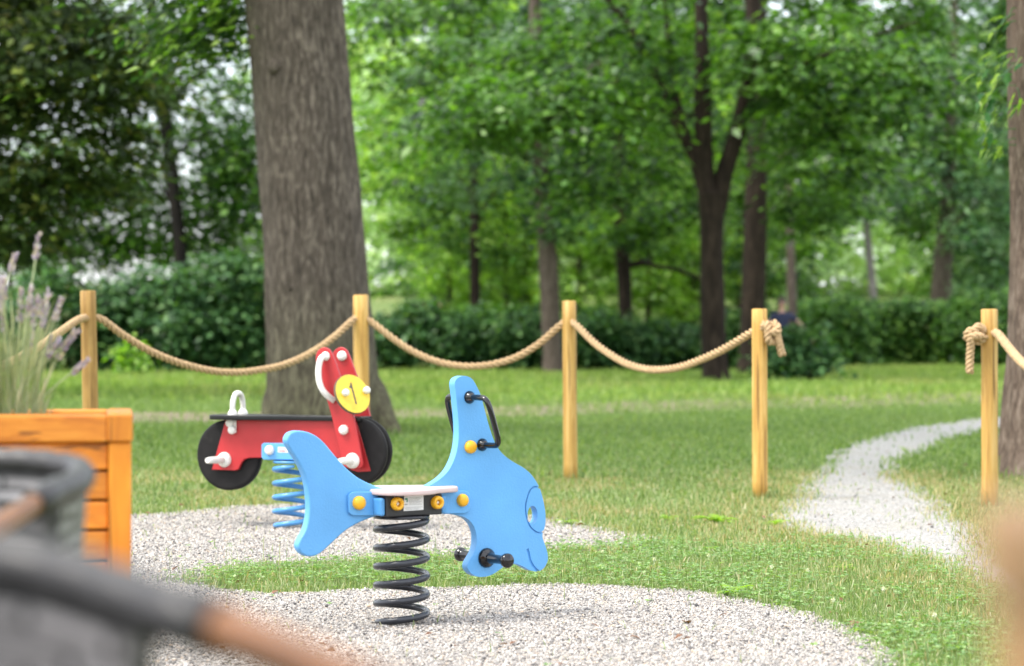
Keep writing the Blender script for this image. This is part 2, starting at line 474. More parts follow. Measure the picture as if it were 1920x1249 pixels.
class MB:
    """a bmesh that gathers shapes into ONE mesh"""

    def __init__(self):
        self.bm = bmesh.new()

    def box(self, c, half, ax=None, bevel=0.0, seg=2):
        ax = ax or (Vector((1, 0, 0)), Vector((0, 1, 0)), Vector((0, 0, 1)))
        c = Vector(c)
        vs = []
        for sx in (-1, 1):
            for sy in (-1, 1):
                for sz in (-1, 1):
                    vs.append(self.bm.verts.new(c + ax[0] * (sx * half[0]) + ax[1] * (sy * half[1]) + ax[2] * (sz * half[2])))
        idx = [(0, 1, 3, 2), (4, 6, 7, 5), (0, 4, 5, 1), (2, 3, 7, 6), (0, 2, 6, 4), (1, 5, 7, 3)]
        fs = [self.bm.faces.new([vs[i] for i in f]) for f in idx]
        bmesh.ops.recalc_face_normals(self.bm, faces=fs)
        if bevel:
            es = list({e for f in fs for e in f.edges})
            r = bmesh.ops.bevel(self.bm, geom=es, offset=bevel, segments=seg, profile=0.5, affect='EDGES')
        return self

    def tube(self, pts, rad, seg=12, cap=True, closed=False, flat=None):
        pts = [Vector(p) for p in pts]
        n = len(pts)
        if not hasattr(rad, '__len__'):
            rad = [rad] * n
        rings = []
        up = None
        for i in range(n):
            if closed:
                t = pts[(i + 1) % n] - pts[i - 1]
            else:
                t = pts[min(i + 1, n - 1)] - pts[max(i - 1, 0)]
            t.normalize()
            if up is None:
                a = Vector((0, 0, 1)) if abs(t.z) < 0.9 else Vector((1, 0, 0))
                up = (a - t * a.dot(t)).normalized()
            else:
                up = (up - t * up.dot(t)).normalized()
            sd = t.cross(up)
            ring = []
            for k in range(seg):
                an = 2 * math.pi * k / seg
                ring.append(self.bm.verts.new(pts[i] + (up * math.cos(an) + sd * math.sin(an)) * rad[i]))
            rings.append(ring)
        m = n if closed else n - 1
        for i in range(m):
            a, b = rings[i], rings[(i + 1) % n]
            for k in range(seg):
                f = self.bm.faces.new((a[k], a[(k + 1) % seg], b[(k + 1) % seg], b[k]))
                f.smooth = True
        if cap and not closed:
            self.bm.faces.new(list(reversed(rings[0])))
            self.bm.faces.new(rings[-1])
        return self

    def lathe(self, prof, o, axis, seg=24):
        """prof: list of (r, h) along axis from point o"""
        o, axis = Vector(o), Vector(axis).normalized()
        a = Vector((0, 0, 1)) if abs(axis.z) < 0.9 else Vector((1, 0, 0))
        e1 = (a - axis * a.dot(axis)).normalized()
        e2 = axis.cross(e1)
        rings = []
        for r, h in prof:
            if r < 1e-6:
                rings.append([self.bm.verts.new(o + axis * h)])
            else:
                rings.append([self.bm.verts.new(o + axis * h + (e1 * math.cos(2 * math.pi * k / seg) + e2 * math.sin(2 * math.pi * k / seg)) * r) for k in range(seg)])
        for a_, b_ in zip(rings[:-1], rings[1:]):
            for k in range(seg):
                k2 = (k + 1) % seg
                if len(a_) == 1 and len(b_) == 1:
                    continue
                if len(a_) == 1:
                    f = self.bm.faces.new((a_[0], b_[k], b_[k2]))
                elif len(b_) == 1:
                    f = self.bm.faces.new((a_[k2], a_[k], b_[0]))
                else:
                    f = self.bm.faces.new((a_[k], b_[k], b_[k2], a_[k2]))
                f.smooth = True
        return self

    def dome(self, o, axis, r, h=None):
        h = h or r * 0.8
        return self.lathe([(r, 0.0), (r, h * 0.35), (r * 0.93, h * 0.62), (r * 0.75, h * 0.84), (r * 0.42, h * 0.97), (0, h)], o, axis, 20)

    def slab(self, outer, back, holes=(), bevel=0.0, seg=3):
        """flat outline (points on a plane) pushed back by vector `back`"""
        bm = self.bm
        loops = []
        for lp in (outer, *holes):
            vs = [bm.verts.new(p) for p in lp]
            es = [bm.edges.new((vs[i], vs[(i + 1) % len(vs)])) for i in range(len(vs))]
            loops.append((vs, es))
        es = [e for l in loops for e in l[1]]
        if holes:
            r = bmesh.ops.triangle_fill(bm, use_beauty=True, use_dissolve=False, edges=es)
            fr = [g for g in r['geom'] if isinstance(g, bmesh.types.BMFace)]
        else:
            fr = [bm.faces.new(loops[0][0])]
        ex = bmesh.ops.extrude_face_region(bm, geom=fr)
        nv = [g for g in ex['geom'] if isinstance(g, bmesh.types.BMVert)]
        bmesh.ops.translate(bm, vec=back, verts=nv)
        # the kept faces stay in front; extruded ones are the back
        side = set()
        bn = Vector(back).normalized()
        for l in loops:
            for v in l[0]:
                for f in v.link_faces:
                    side.add(f)
        allf = set(fr) | side | {f for v in nv for f in v.link_faces}
        bmesh.ops.recalc_face_normals(bm, faces=list(allf))
        rim = set()
        for f in allf:
            f.normal_update()
            if abs(f.normal.dot(bn)) < 0.5:
                f.smooth = True
        for f in allf:
            for e in f.edges:
                if len(e.link_faces) == 2:
                    d = [abs(g.normal.dot(bn)) for g in e.link_faces]
                    if (d[0] > 0.5) != (d[1] > 0.5):
                        rim.add(e)
        if bevel:
            r = bmesh.ops.bevel(bm, geom=list(rim), offset=bevel, segments=seg, profile=0.5, affect='EDGES', clamp_overlap=True)
            for f in r['faces']:
                f.smooth = True
        return self

    def mesh(self, name, smooth=None):
        me = bpy.data.meshes.new(name)
        if smooth is not None:
            for f in self.bm.faces:
                f.smooth = smooth
        self.bm.normal_update()
        self.bm.to_mesh(me)
        self.bm.free()
        return me

    def build(self, name, mat, parent=None, smooth=None):
        return link(name, self.mesh(name, smooth), mat, parent)


def spline(pts, k=6, closed=False):
    pts = [Vector(p) for p in pts]
    n = len(pts)
    out = []
    m = n if closed else n - 1
    for i in range(m):
        if closed:
            a, b, c, d = pts[i - 1], pts[i], pts[(i + 1) % n], pts[(i + 2) % n]
        else:
            a, b, c, d = pts[max(i - 1, 0)], pts[i], pts[i + 1], pts[min(i + 2, n - 1)]
        for j in range(k):
            t = j / k
            out.append(0.5 * ((2 * b) + (c - a) * t + (2 * a - 5 * b + 4 * c - d) * t * t + (3 * b - a - 3 * c + d) * t ** 3))
    if not closed:
        out.append(pts[-1])
    return out


def pip(poly, x, y):
    """vectorised point in polygon"""
    inside = np.zeros(len(x), dtype=bool)
    n = len(poly)
    for i in range(n):
        x1, y1 = poly[i][0], poly[i][1]
        x2, y2 = poly[(i + 1) % n][0], poly[(i + 1) % n][1]
        if y1 == y2:
            continue
        c = ((y1 > y) != (y2 > y)) & (x < (x2 - x1) * (y - y1) / (y2 - y1) + x1)
        inside ^= c
    return inside


def vnoise(x, y, s, seed=0):
    return np.array([noise.noise(Vector((a * s + seed, b * s - seed, seed * 1.7))) for a, b in zip(x, y)])


# ------------------------------------------------------------------ ground, gravel, paths
def ground():
    ys = np.concatenate([np.linspace(-30, 76, 40), np.linspace(80, 160, 24), np.array([200, 300, 500, 900, 1500])])
    xs = np.concatenate([np.array([-900, -400, -200, -120]), np.linspace(-80, 80, 33), np.array([120, 200, 400, 900])])
    X, Y = np.meshgrid(xs, ys)
    Z = np.minimum(gz(X, Y), 5.0)
    v = np.stack([X.ravel(), Y.ravel(), Z.ravel()], 1)
    nx = len(xs)
    f = []
    for j in range(len(ys) - 1):
        for i in range(nx - 1):
            f += [j * nx + i, j * nx + i + 1, (j + 1) * nx + i + 1, (j + 1) * nx + i]
    structure('ground', npmesh('ground', v, f, 4, True), M['ground'])


ground()


def outline(px, k=5, jit=0.03):
    pts = [G(*p) for p in px]
    s = spline(pts, k, closed=True)
    return [Vector((p.x + random.gauss(0, jit), p.y + random.gauss(0, jit), 0)) for p in s]


def sheet(name, poly, z, mat):
    bm = bmesh.new()
    vs = [bm.verts.new((p.x, p.y, z)) for p in poly]
    es = [bm.edges.new((vs[i], vs[(i + 1) % len(vs)])) for i in range(len(vs))]
    bmesh.ops.triangle_fill(bm, use_beauty=True, edges=es)
    bm.normal_update()
    for f in bm.faces:
        if f.normal.z < 0:
            f.normal_flip()
    me = bpy.data.meshes.new(name)
    bm.to_mesh(me)
    bm.free()
    return structure(name, me, mat)


FRONT = outline([(-300, 1085), (60, 1088), (330, 1096), (500, 1115), (690, 1108), (850, 1104), (1000, 1098), (1150, 1102), (1300, 1112), (1400, 1128), (1500, 1150), (1580, 1176), (1640, 1204), (1690, 1249), (1730, 1330), (1700, 1500), (1300, 1700), (500, 1700), (-700, 1500), (-600, 1200)], 6, 0.018)
REAR = outline([(-400, 985), (0, 975), (250, 967), (400, 955), (520, 946), (700, 944), (880, 952), (1020, 972), (1110, 988), (1200, 1006), (1215, 1018), (1150, 1032), (1030, 1034), (900, 1046), (820, 1052), (700, 1058), (600, 1064), (500, 1068), (430, 1078), (330, 1105), (0, 1110), (-400, 1100)], 6, 0.03)
PATH = outline([(1880, 782), (1790, 790), (1700, 804), (1620, 824), (1560, 852), (1510, 890), (1474, 935), (1448, 982), (1490, 1000), (1590, 1018), (1690, 1046), (1790, 1082), (1870, 1112), (2000, 1170), (2200, 1230), (2300, 1130), (2020, 1085), (1900, 1045), (1855, 1010), (1808, 965), (1758, 926), (1705, 900), (1690, 868), (1740, 842), (1820, 815), (1920, 797), (2000, 790), (2000, 778)], 5, 0.04)
EARTH = outline([(-300, 772), (0, 772), (250, 773), (500, 775), (720, 769), (1000, 761), (1200, 754), (1400, 748), (1600, 742), (1800, 735), (2200, 728), (2200, 752), (1900, 757), (1700, 764), (1500, 768), (1200, 774), (1000, 781), (720, 786), (500, 793), (250, 795), (0, 797), (-300, 798)], 5, 0.12)
SUNSTRIP = outline([(1470, 687), (1560, 685), (1660, 685), (1770, 687), (1830, 688), (1830, 692), (1740, 694), (1620, 694), (1500, 694), (1440, 692)], 3, 0.1)
sheet('front_gravel', FRONT, 0.008, M['gravel_bed'])
sheet('rear_gravel', REAR, 0.004, M['gravel_bed'])
sheet('gravel_path', PATH, 0.004, M['gravel_path'])
sheet('earth_track', EARTH, 0.004, M['earth'])
sheet('sunlit_strip', SUNSTRIP, 0.004, M['sunlit_strip'])


def in_frame(x, y, marg=60):
    px = CX + F * x / np.maximum(y, 0.1)
    return (px > -marg) & (px < 1920 + marg)


def scatter_zone(d0, d1, dens, bias=None):
    hw = (960 + (620 if d1 <= 21 else 330)) / F
    area = hw * (d1 ** 2 - d0 ** 2)
    n = int(area * dens)
    d = np.sqrt(RNG.uniform(d0 ** 2, d1 ** 2, n))
    x = RNG.uniform(-hw, hw, n) * d
    return x, d


def pebbles(name, poly, d0, d1, dens, size, z0, label):
    x, y = scatter_zone(d0, d1, dens)
    k = pip(poly, x, y)
    for bx, by in ((-0.40, 8.58), (-1.18, 12.85)):
        k &= RNG.uniform(0, 1, len(x)) > 0.62 * np.exp(-(((x - bx + 0.08) / 0.30) ** 2 + ((y - by) / 0.22) ** 2))
    x, y = x[k], y[k]
    n = len(x)
    octa = np.array([(1, 0, 0), (-1, 0, 0), (0, 1, 0), (0, -1, 0), (0, 0, 1), (0, 0, -1)], dtype=float)
    tri = np.array([(0, 2, 4), (2, 1, 4), (1, 3, 4), (3, 0, 4), (2, 0, 5), (1, 2, 5), (3, 1, 5), (0, 3, 5)])
    s = size * np.exp(RNG.normal(0, 0.35, n))
    v = octa[None] * (1 + RNG.normal(0, 0.22, (n, 6, 1))) + RNG.normal(0, 0.14, (n, 6, 3))
    v = v * np.stack([s, s * RNG.uniform(0.6, 1, n), s * RNG.uniform(0.45, 0.8, n)], 1)[:, None, :]
    a, b, c = RNG.uniform(0, 6.283, n), RNG.normal(0, 0.6, n), RNG.normal(0, 0.6, n)
    y1 = v[..., 1] * np.cos(b)[:, None] - v[..., 2] * np.sin(b)[:, None]
    z1 = v[..., 1] * np.sin(b)[:, None] + v[..., 2] * np.cos(b)[:, None]
    x2 = v[..., 0] * np.cos(a)[:, None] - y1 * np.sin(a)[:, None]
    y2 = v[..., 0] * np.sin(a)[:, None] + y1 * np.cos(a)[:, None]
    z2 = z1 + (s * RNG.uniform(0.05, 0.55, n) + z0)[:, None]
    vv = np.stack([x2 + x[:, None], y2 + y[:, None], z2], 2).reshape(-1, 3)
    ff = (tri[None] + (np.arange(n) * 6)[:, None, None]).ravel()
    o = link(name, npmesh(name, vv, ff, 3), M['pebble'])
    return tag(o, label, 'gravel', kind='stuff')


pebbles('pebbles', FRONT, 5.2, 10.6, 20000, 0.0037, 0.008, 'loose mixed grey and white pebbles of the front gravel bed')
pebbles('pebbles', REAR, 9.6, 15.2, 10500, 0.0043, 0.004, 'loose grey pebbles of the gravel bed under the red rider')
pebbles('pebbles', PATH, 8.5, 17, 260, 0.0045, 0.004, 'scattered small stones on the pale gravel path')


def blades(name, x, y, h, wd, mat, label, cat, lean=0.35):
    n = len(x)
    z = gz(x, y)
    az = RNG.uniform(0, 6.283, n)
    ln = np.abs(RNG.normal(0, lean, n))
    la = RNG.uniform(0, 6.283, n)
    hh = h * np.exp(RNG.normal(0, 0.35, n))
    ww = wd * RNG.uniform(0.7, 1.3, n)
    dx, dy = np.cos(az) * ww / 2, np.sin(az) * ww / 2
    lx, ly = np.cos(la) * ln, np.sin(la) * ln
    v = np.zeros((n, 5, 3))
    v[:, 0] = np.stack([x - dx, y - dy, z], 1)
    v[:, 1] = np.stack([x + dx, y + dy, z], 1)
    mx, my, mz = x + lx * hh * 0.35, y + ly * hh * 0.35, z + hh * 0.6
    v[:, 2] = np.stack([mx + dx * 0.8, my + dy * 0.8, mz], 1)
    v[:, 3] = np.stack([mx - dx * 0.8, my - dy * 0.8, mz], 1)
    v[:, 4] = np.stack([x + lx * hh * 1.1, y + ly * hh * 1.1, z + hh * np.maximum(0.55, 1 - ln * 0.5)], 1)
    base = np.arange(n)[:, None] * 5
    f3 = (np.array([[0, 1, 2], [0, 2, 3], [3, 2, 4]])[None] + base[:, None]).ravel()
    o = link(name, npmesh(name, v.reshape(-1, 3), f3, 3), mat)
    return tag(o, label, cat, kind='stuff')


def edge_dist(x, y, poly):
    q = np.array([(p.x, p.y) for p in poly])
    q2 = np.roll(q, -1, axis=0)
    q = np.concatenate([q, (q + q2) / 2, q * 0.25 + q2 * 0.75, q * 0.75 + q2 * 0.25])
    out = np.full(len(x), 9.0)
    near = (x > q[:, 0].min() - 0.5) & (x < q[:, 0].max() + 0.5) & (y > q[:, 1].min() - 0.5) & (y < q[:, 1].max() + 0.5)
    idx = np.nonzero(near)[0]
    for c in range(0, len(idx), 20000):
        k = idx[c:c + 20000]
        out[k] = np.sqrt(np.min((x[k, None] - q[None, :, 0]) ** 2 + (y[k, None] - q[None, :, 1]) ** 2, axis=1))
    return out


EDGEW = ((FRONT, 0.07, 0.6), (REAR, 0.13, 0.6), (PATH, 0.14, 0.5))


def off_gravel(x, y, keep=0.0):
    """grass grows off the beds, thinning out over their rims"""
    pr = np.ones(len(x))
    for poly, wd, top in EDGEW:
        ins = pip(poly, x, y)
        if not ins.any():
            continue
        idx = np.nonzero(ins)[0]
        dd = edge_dist(x[idx], y[idx], poly)
        pr[idx] = np.minimum(pr[idx], np.maximum(keep, top * np.exp(-(dd / wd) ** 2)))
    e = pip(EARTH, x, y)
    pr[e] = np.minimum(pr[e], np.clip(0.22 + (x[e] + 4) * 0.03, 0.12, 0.5))
    return RNG.uniform(0, 1, len(x)) < pr


# near lawn
x, y = scatter_zone(5.6, 11.2, 7000)
k = off_gravel(x, y, 0.004)
x, y = x[k], y[k]
blades('grass', x, y, 0.034, 0.0034, M['grass'], 'short green grass and clover between the gravel beds', 'grass', 0.85)
x, y = scatter_zone(11.2, 21, 2600)
k = off_gravel(x, y, 0.012) & (RNG.uniform(0, 1, len(x)) < np.clip((21 - y) / 6, 0, 1))
x, y = x[k], y[k]
blades('grass', x, y, 0.034, 0.0055, M['grass'], 'thin green lawn around the rope posts', 'grass', 0.8)
x, y = scatter_zone(14, 44, 500)
k = off_gravel(x, y, 0.03) & (RNG.uniform(0, 1, len(x)) < np.clip((y - 14) / 6, 0, 1) * np.clip((44 - y) / 11, 0, 1))
x, y = x[k], y[k]
blades('grass', x, y, 0.045, 0.014, M['grass_far'], 'green lawn around the big trunk', 'grass', 0.8)
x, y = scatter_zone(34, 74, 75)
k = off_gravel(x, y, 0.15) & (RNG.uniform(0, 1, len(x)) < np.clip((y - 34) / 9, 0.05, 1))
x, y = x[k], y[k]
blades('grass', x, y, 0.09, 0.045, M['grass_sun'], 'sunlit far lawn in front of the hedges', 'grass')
# dry grass near the path and the post feet
x, y = scatter_zone(7.5, 18, 3000)
pth = np.array([(p.x, p.y) for p in PATH[::2]])
dist = np.min((x[:, None] - pth[None, :, 0]) ** 2 + (y[:, None] - pth[None, :, 1]) ** 2, axis=1) ** 0.5
pr = np.exp(-(dist / 0.42) ** 2) * 0.95
nz = vnoise(x, y, 1.4, 3)
pr = np.maximum(pr, np.clip((nz + 0.02) * 1.5, 0, 0.6) * np.clip((y - 9.0) / 2.5, 0, 1))
k = off_gravel(x, y) & (RNG.uniform(0, 1, len(x)) < pr)
blades('dry_grass', x[k], y[k], 0.035, 0.0045, M['dry'], 'straw coloured dry grass along the gravel path edges', 'grass', 0.7)
# tall thin seed stalks on the strip
x, y = scatter_zone(8.8, 12.0, 70)
k = off_gravel(x, y, 0.05) & (y < 10.9)
blades('seed_stalks', x[k], y[k], 0.13, 0.0022, M['grass'], 'tall thin grass stalks on the strip behind the whale', 'grass', 0.12)


def leafset(pos, nrm, axis, L, W, fold=0.12):
    """diamond leaves; returns verts, quads"""
    n = len(pos)
    nrm = nrm / np.linalg.norm(nrm, axis=1)[:, None]
    axis = axis - nrm * np.sum(axis * nrm, 1)[:, None]
    axis /= np.linalg.norm(axis, axis=1)[:, None] + 1e-9
    sd = np.cross(nrm, axis)
    L = np.broadcast_to(L, (n,))[:, None]
    W = np.broadcast_to(W, (n,))[:, None]
    v = np.zeros((n, 4, 3))
    v[:, 0] = pos - axis * L * 0.5
    v[:, 1] = pos + sd * W * 0.5 + nrm * W * fold - axis * L * 0.06
    v[:, 2] = pos + axis * L * 0.5
    v[:, 3] = pos - sd * W * 0.5 + nrm * W * fold - axis * L * 0.06
    return v.reshape(-1, 3), np.arange(n * 4)


# clover carpet on the strip and right lawn
x, y = scatter_zone(6.2, 12.0, 1100)
nz = vnoise(x, y, 2.2, 9)
k = off_gravel(x, y, 0.004) & (nz + RNG.normal(0, 0.22, len(x)) > -0.05)
x, y = x[k], y[k]
n = len(x)
pp, nn, aa = [], [], []
for j in range(3):
    an = RNG.uniform(0, 6.28, n) * 0 + j * 2.094 + x * 37
    ax = np.stack([np.cos(an), np.sin(an), np.full(n, 0.15)], 1)
    zz = 0.02 + 0.025 * (0.5 + 0.5 * np.sin(x * 91 + y * 57))
    pp.append(np.stack([x, y, zz], 1) + ax * 0.009)
    nn.append(np.stack([-np.cos(an) * 0.2, -np.sin(an) * 0.2, np.ones(n)], 1) + RNG.normal(0, 0.2, (n, 3)))
    aa.append(ax)
v, f = leafset(np.concatenate(pp), np.concatenate(nn), np.concatenate(aa), 0.017, 0.015)
tag(link('clover', npmesh('clover', v, f, 4), M['clover']), 'low clover leaves among the grass by the gravel edge', 'clover', kind='stuff')


# ------------------------------------------------------------------ small plants on the ground
def blade_leaf(mb, base, d, L, W, droop=0.5, nseg=6):
    """one long lobed leaf as a bent strip"""
    d = Vector(d).normalized()
    side = d.cross(Vector((0, 0, 1)))
    if side.length < 1e-3:
        side = Vector((1, 0, 0))
    side.normalize()
    prev = None
    for i in range(nseg + 1):
        t = i / nseg
        p = Vector(base) + d * (L * t) - Vector((0, 0, 1)) * (droop * L * t * t * 0.5)
        wv = W * math.sin(math.pi * (0.12 + 0.86 * t)) * (1 + 0.35 * ((i % 2) * 2 - 1) * (0 < i < nseg))
        a, b = mb.bm.verts.new(p + side * wv / 2 + Vector((0, 0, W * 0.12))), mb.bm.verts.new(p - side * wv / 2 + Vector((0, 0, W * 0.12)))
        c = mb.bm.verts.new(p)
        if prev:
            f = mb.bm.faces.new((prev[0], a, c, prev[2]))
            g = mb.bm.faces.new((prev[2], c, b, prev[1]))
            f.smooth = g.smooth = True
        prev = (a, b, c)


def weed(px, py, L, nl, up, label, seed):
    random.seed(seed)
    b = G(px, py)
    t = thing('weed_plant', label, 'weed', b, 'broad-leaved weeds in the grass')
    for i in range(nl):
        an = 6.283 * i / nl + random.uniform(-0.4, 0.4)
        mb = MB()
        blade_leaf(mb, b + Vector((0, 0, 0.01)), (math.cos(an), math.sin(an), up + random.uniform(-0.2, 0.4)), L * random.uniform(0.7, 1.15), L * 0.3, 0.9)
        mb.build('leaf', M['weed'], t)


weed(1375, 1120, 0.115, 7, 0.8, 'dandelion like weed standing at the right rim of the front gravel', 1)
weed(1470, 1138, 0.07, 6, 0.5, 'low bright weed on the gravel rim right of the tallest dandelion weed', 2)
weed(1345, 985, 0.16, 9, 0.6, 'large leafy weed in the lawn left of the knotted rope post', 3)
weed(1250, 978, 0.10, 8, 0.5, 'medium leafy weed in the lawn between the whale and the rope post', 4)
weed(1455, 990, 0.10, 8, 0.7, 'leafy weed beside the near left end of the gravel path', 5)
weed(1580, 1072, 0.08, 7, 0.6, 'broad leaved weed in the grass between gravel rim and pale path', 6)
weed(1065, 985, 0.09, 8, 0.6, 'weed tuft in the grass just right of the whale snout', 7)
weed(1330, 1035, 0.075, 8, 0.5, 'dark green weed tuft in the middle of the right lawn', 8)
weed(1790, 1130, 0.08, 7, 0.5, 'weed at the far right near the blurred wooden upright', 9)
weed(610, 1095, 0.06, 7, 0.6, 'small weed on the grass strip below the whale tail', 10)
weed(700, 1098, 0.05, 6, 0.5, 'small weed on the grass strip left of the spring', 11)
weed(960, 1090, 0.06, 7, 0.5, 'small weed on the grass strip under the whale chin', 12)
weed(1620, 1190, 0.07, 6, 0.5, 'weed on the right gravel rim near the bottom corner', 13)

for i, (px, py) in enumerate([(1327, 1062), (1445, 1085), (1512, 1092), (1128, 1055), (1225, 1070), (1655, 1128), (1750, 1180), (1560, 1150)]):
    b = G(px, py)
    lab = ['white clover bloom above the dandelion like weed', 'white clover bloom right of the dandelion like weed', 'white clover bloom in mid grass left of the broad leaved weed', 'white clover bloom near the whale snout', 'white clover bloom beside the bare stony patch', 'white clover bloom near the right gravel rim', 'white clover bloom lowest in the right lawn', 'white clover bloom close behind the right gravel rim'][i]
    t = thing('clover_bloom', lab, 'flower', b, 'white clover blooms in the lawn')
    mb = MB()
    mb.tube([b, b + Vector((0.004, 0, 0.045))], 0.0012, 6)
    mb.build('stem', M['lav_stem'], t)
    c = b + Vector((0.004, 0, 0.05))
    q = RNG.normal(0, 1, (40, 3))
    q /= np.linalg.norm(q, axis=1)[:, None]
    v, f = leafset(np.array(c)[None] + q * 0.006, np.cross(q, RNG.normal(0, 1, (40, 3))), q, 0.010, 0.004)
    link('bloom', npmesh('bloom', v, f, 4), M['petal'], t)

for i, (px, py, L, lab) in enumerate([(1182, 1194, 0.030, 'brown dead leaf lying lowest on the front gravel'), (1285, 1166, 0.034, 'reddish dead leaf on the gravel right of centre'), (1362, 1152, 0.022, 'small red brown dead leaf near the gravel rim weeds'), (523, 1108, 0.028, 'dead leaf at the left end of the grass strip'), (1590, 1166, 0.05, 'curled brown dead leaf at the right gravel rim'), (1555, 1150, 0.04, 'brown dead leaf tucked under the right rim grass')]):
    b = G(px, py, 0.018)
    mb = MB()
    an = i * 1.3
    blade_leaf(mb, b, (math.cos(an), math.sin(an), 0.25), L * 1.6, L * 0.9, 1.4, 6)
    o = mb.build('dead_leaf', M['deadleaf'])
    tag(o, lab, 'leaf', 'dead leaves on the gravel')

x, y = scatter_zone(6.0, 30, 1.6)
n = len(x)
ax = np.stack([np.cos(x * 97), np.sin(x * 97), RNG.normal(0, 0.25, n)], 1)
nn = np.stack([RNG.normal(0, 0.35, n), RNG.normal(0, 0.35, n), np.ones(n)], 1)
v, f = leafset(np.stack([x, y, np.full(n, 0.03)], 1), nn, ax, RNG.uniform(0.02, 0.05, n), RNG.uniform(0.010, 0.025, n), 0.3)
tag(link('leaf_litter', npmesh('leaf_litter', v, f, 4), M['deadleaf']), 'scattered small brown leaf litter over lawn and gravel', 'litter', kind='stuff')

# ------------------------------------------------------------------ blue whale spring rider
WA = R(35)
WN = Vector((math.sin(WA), -math.cos(WA), 0))
WU = Vector((math.cos(WA), math.sin(WA), 0))
UP = Vector((0, 0, 1))
WD = 8.61
WB = Vector(((753 - CX) / F * WD, WD, 0))
TH = 0.036
WF = WB + WN * (TH / 2)          # front face plane


def Z1(x, y):                     # zoomed-crop coordinates to photo pixels
    return 340 + 0.4645 * x, 620 + 0.4645 * y


whale = thing('whale_spring_rider', 'blue whale shaped spring rider on a dark coil spring in the front gravel', 'spring rider', WB)


def wp(px, py, off=0.0):
    return onplane(px, py, WF + WN * off, WN)


def WZ(pts, off=0.0):
    return [wp(*Z1(*p), off) for p in pts]


tail = WZ([(430, 430), (442, 413), (470, 404), (510, 409), (550, 428), (580, 455), (610, 491), (643, 530), (680, 567), (720, 597), (760, 617), (800, 632), (850, 640), (895, 655), (895, 735), (850, 744), (795, 748), (745, 764), (700, 785), (660, 811), (622, 845), (590, 875), (560, 900), (530, 912), (500, 908), (480, 890), (473, 868), (482, 840), (502, 805), (513, 765), (518, 720), (516, 670), (509, 620), (495, 572), (474, 530), (450, 492), (434, 465), (427, 447)])
MB().slab(spline(tail, 3, True), -WN * TH, bevel=0.006).build('tail_panel', M['blue'], whale)

headz = [(985, 700), (985, 640), (1005, 624), (1040, 602), (1070, 575), (1090, 545), (1105, 510), (1115, 470), (1120, 420), (1119, 370), (1115, 320), (1110, 270), (1105, 232), (1104, 212), (1110, 196), (1125, 186), (1145, 183), (1165, 189), (1180, 203), (1195, 230), (1209, 262), (1222, 310), (1235, 360), (1250, 410), (1265, 450), (1281, 478), (1305, 505), (1340, 530), (1375, 550), (1405, 573), (1430, 605), (1448, 640), (1462, 690), (1470, 740), (1469, 785), (1460, 815), (1458, 832), (1463, 850), (1475, 885), (1480, 915), (1475, 940), (1462, 960), (1440, 972), (1410, 968), (1385, 955), (1360, 944), (1335, 940), (1310, 948), (1285, 965), (1260, 982), (1230, 993), (1195, 993), (1170, 980), (1157, 961), (1156, 945), (1165, 925), (1180, 900), (1190, 870), (1192, 830), (1185, 800), (1172, 776), (1150, 757), (1120, 746), (1090, 741), (1040, 740), (995, 738)]
eye_c, eye_rx, eye_ry = (998.7, 966.0), 9.5, 17.5
eye = [wp(eye_c[0] + eye_rx * math.cos(a), eye_c[1] + eye_ry * math.sin(a)) for a in [2 * math.pi * i / 28 for i in range(28)]]
hm = MB().slab(spline(WZ(headz), 3, True), -WN * TH, holes=[eye], bevel=0.005).mesh('head_panel')
head = link('head_panel', hm, M['blue'], whale)


def groove_cut(target, path, rad):
    """routs a round groove along a path into the board"""
    mb = MB()
    mb.tube(path, rad, 10)
    cutter = mb.build('cutter', M['groove'])
    md = target.modifiers.new('g', 'BOOLEAN')
    md.operation = 'DIFFERENCE'
    md.object = cutter
    md.solver = 'EXACT'
    bpy.context.view_layer.update()
    dg = bpy.context.evaluated_depsgraph_get()
    me = bpy.data.meshes.new_from_object(target.evaluated_get(dg))
    target.modifiers.clear()
    old = target.data
    if len(me.polygons) > len(old.polygons):
        target.data = me
    bpy.data.objects.remove(cutter)


eg = [(1474, 655), (1450, 638), (1425, 630), (1405, 645), (1391, 685), (1387, 720), (1393, 760), (1408, 793), (1430, 812), (1450, 815), (1476, 798)]
groove_cut(head, spline(WZ(eg, -0.0035), 5), 0.0048)
mg = [(988, 1029), (991, 1039), (993, 1049), (997, 1058), (1003, 1066), (1012, 1074)]
groove_cut(head, spline([wp(*p, -0.003) for p in mg], 5), 0.0058)


# seat board
def sco(px, off=0.0):
    """position along the whale of a pixel column, on the plane at this offset from the middle"""
    p = onplane(px, 930, WB + WN * off, WN)
    return (p - WB).dot(WU)


zs = CH - (914 - CY) / F * WD
s0, s1 = sco(688), sco(846)
sl_ = s1 - s0
plan = [(0.0, 0.0), (0.02, 0.075), (0.10, 0.125), (0.25, 0.150), (0.42, 0.152), (0.55, 0.135), (0.66, 0.105), (0.78, 0.088), (0.90, 0.08), (0.98, 0.055), (1.0, 0.0)]
outl = [WB + WU * (s0 + sl_ * a) + WN * b + UP * zs for a, b in plan] + [WB + WU * (s0 + sl_ * a) - WN * b + UP * zs for a, b in plan[-2:0:-1]]
MB().slab(spline(outl, 3, True), -UP * 0.020, bevel=0.006).build('seat', M['seat_pink'], whale)

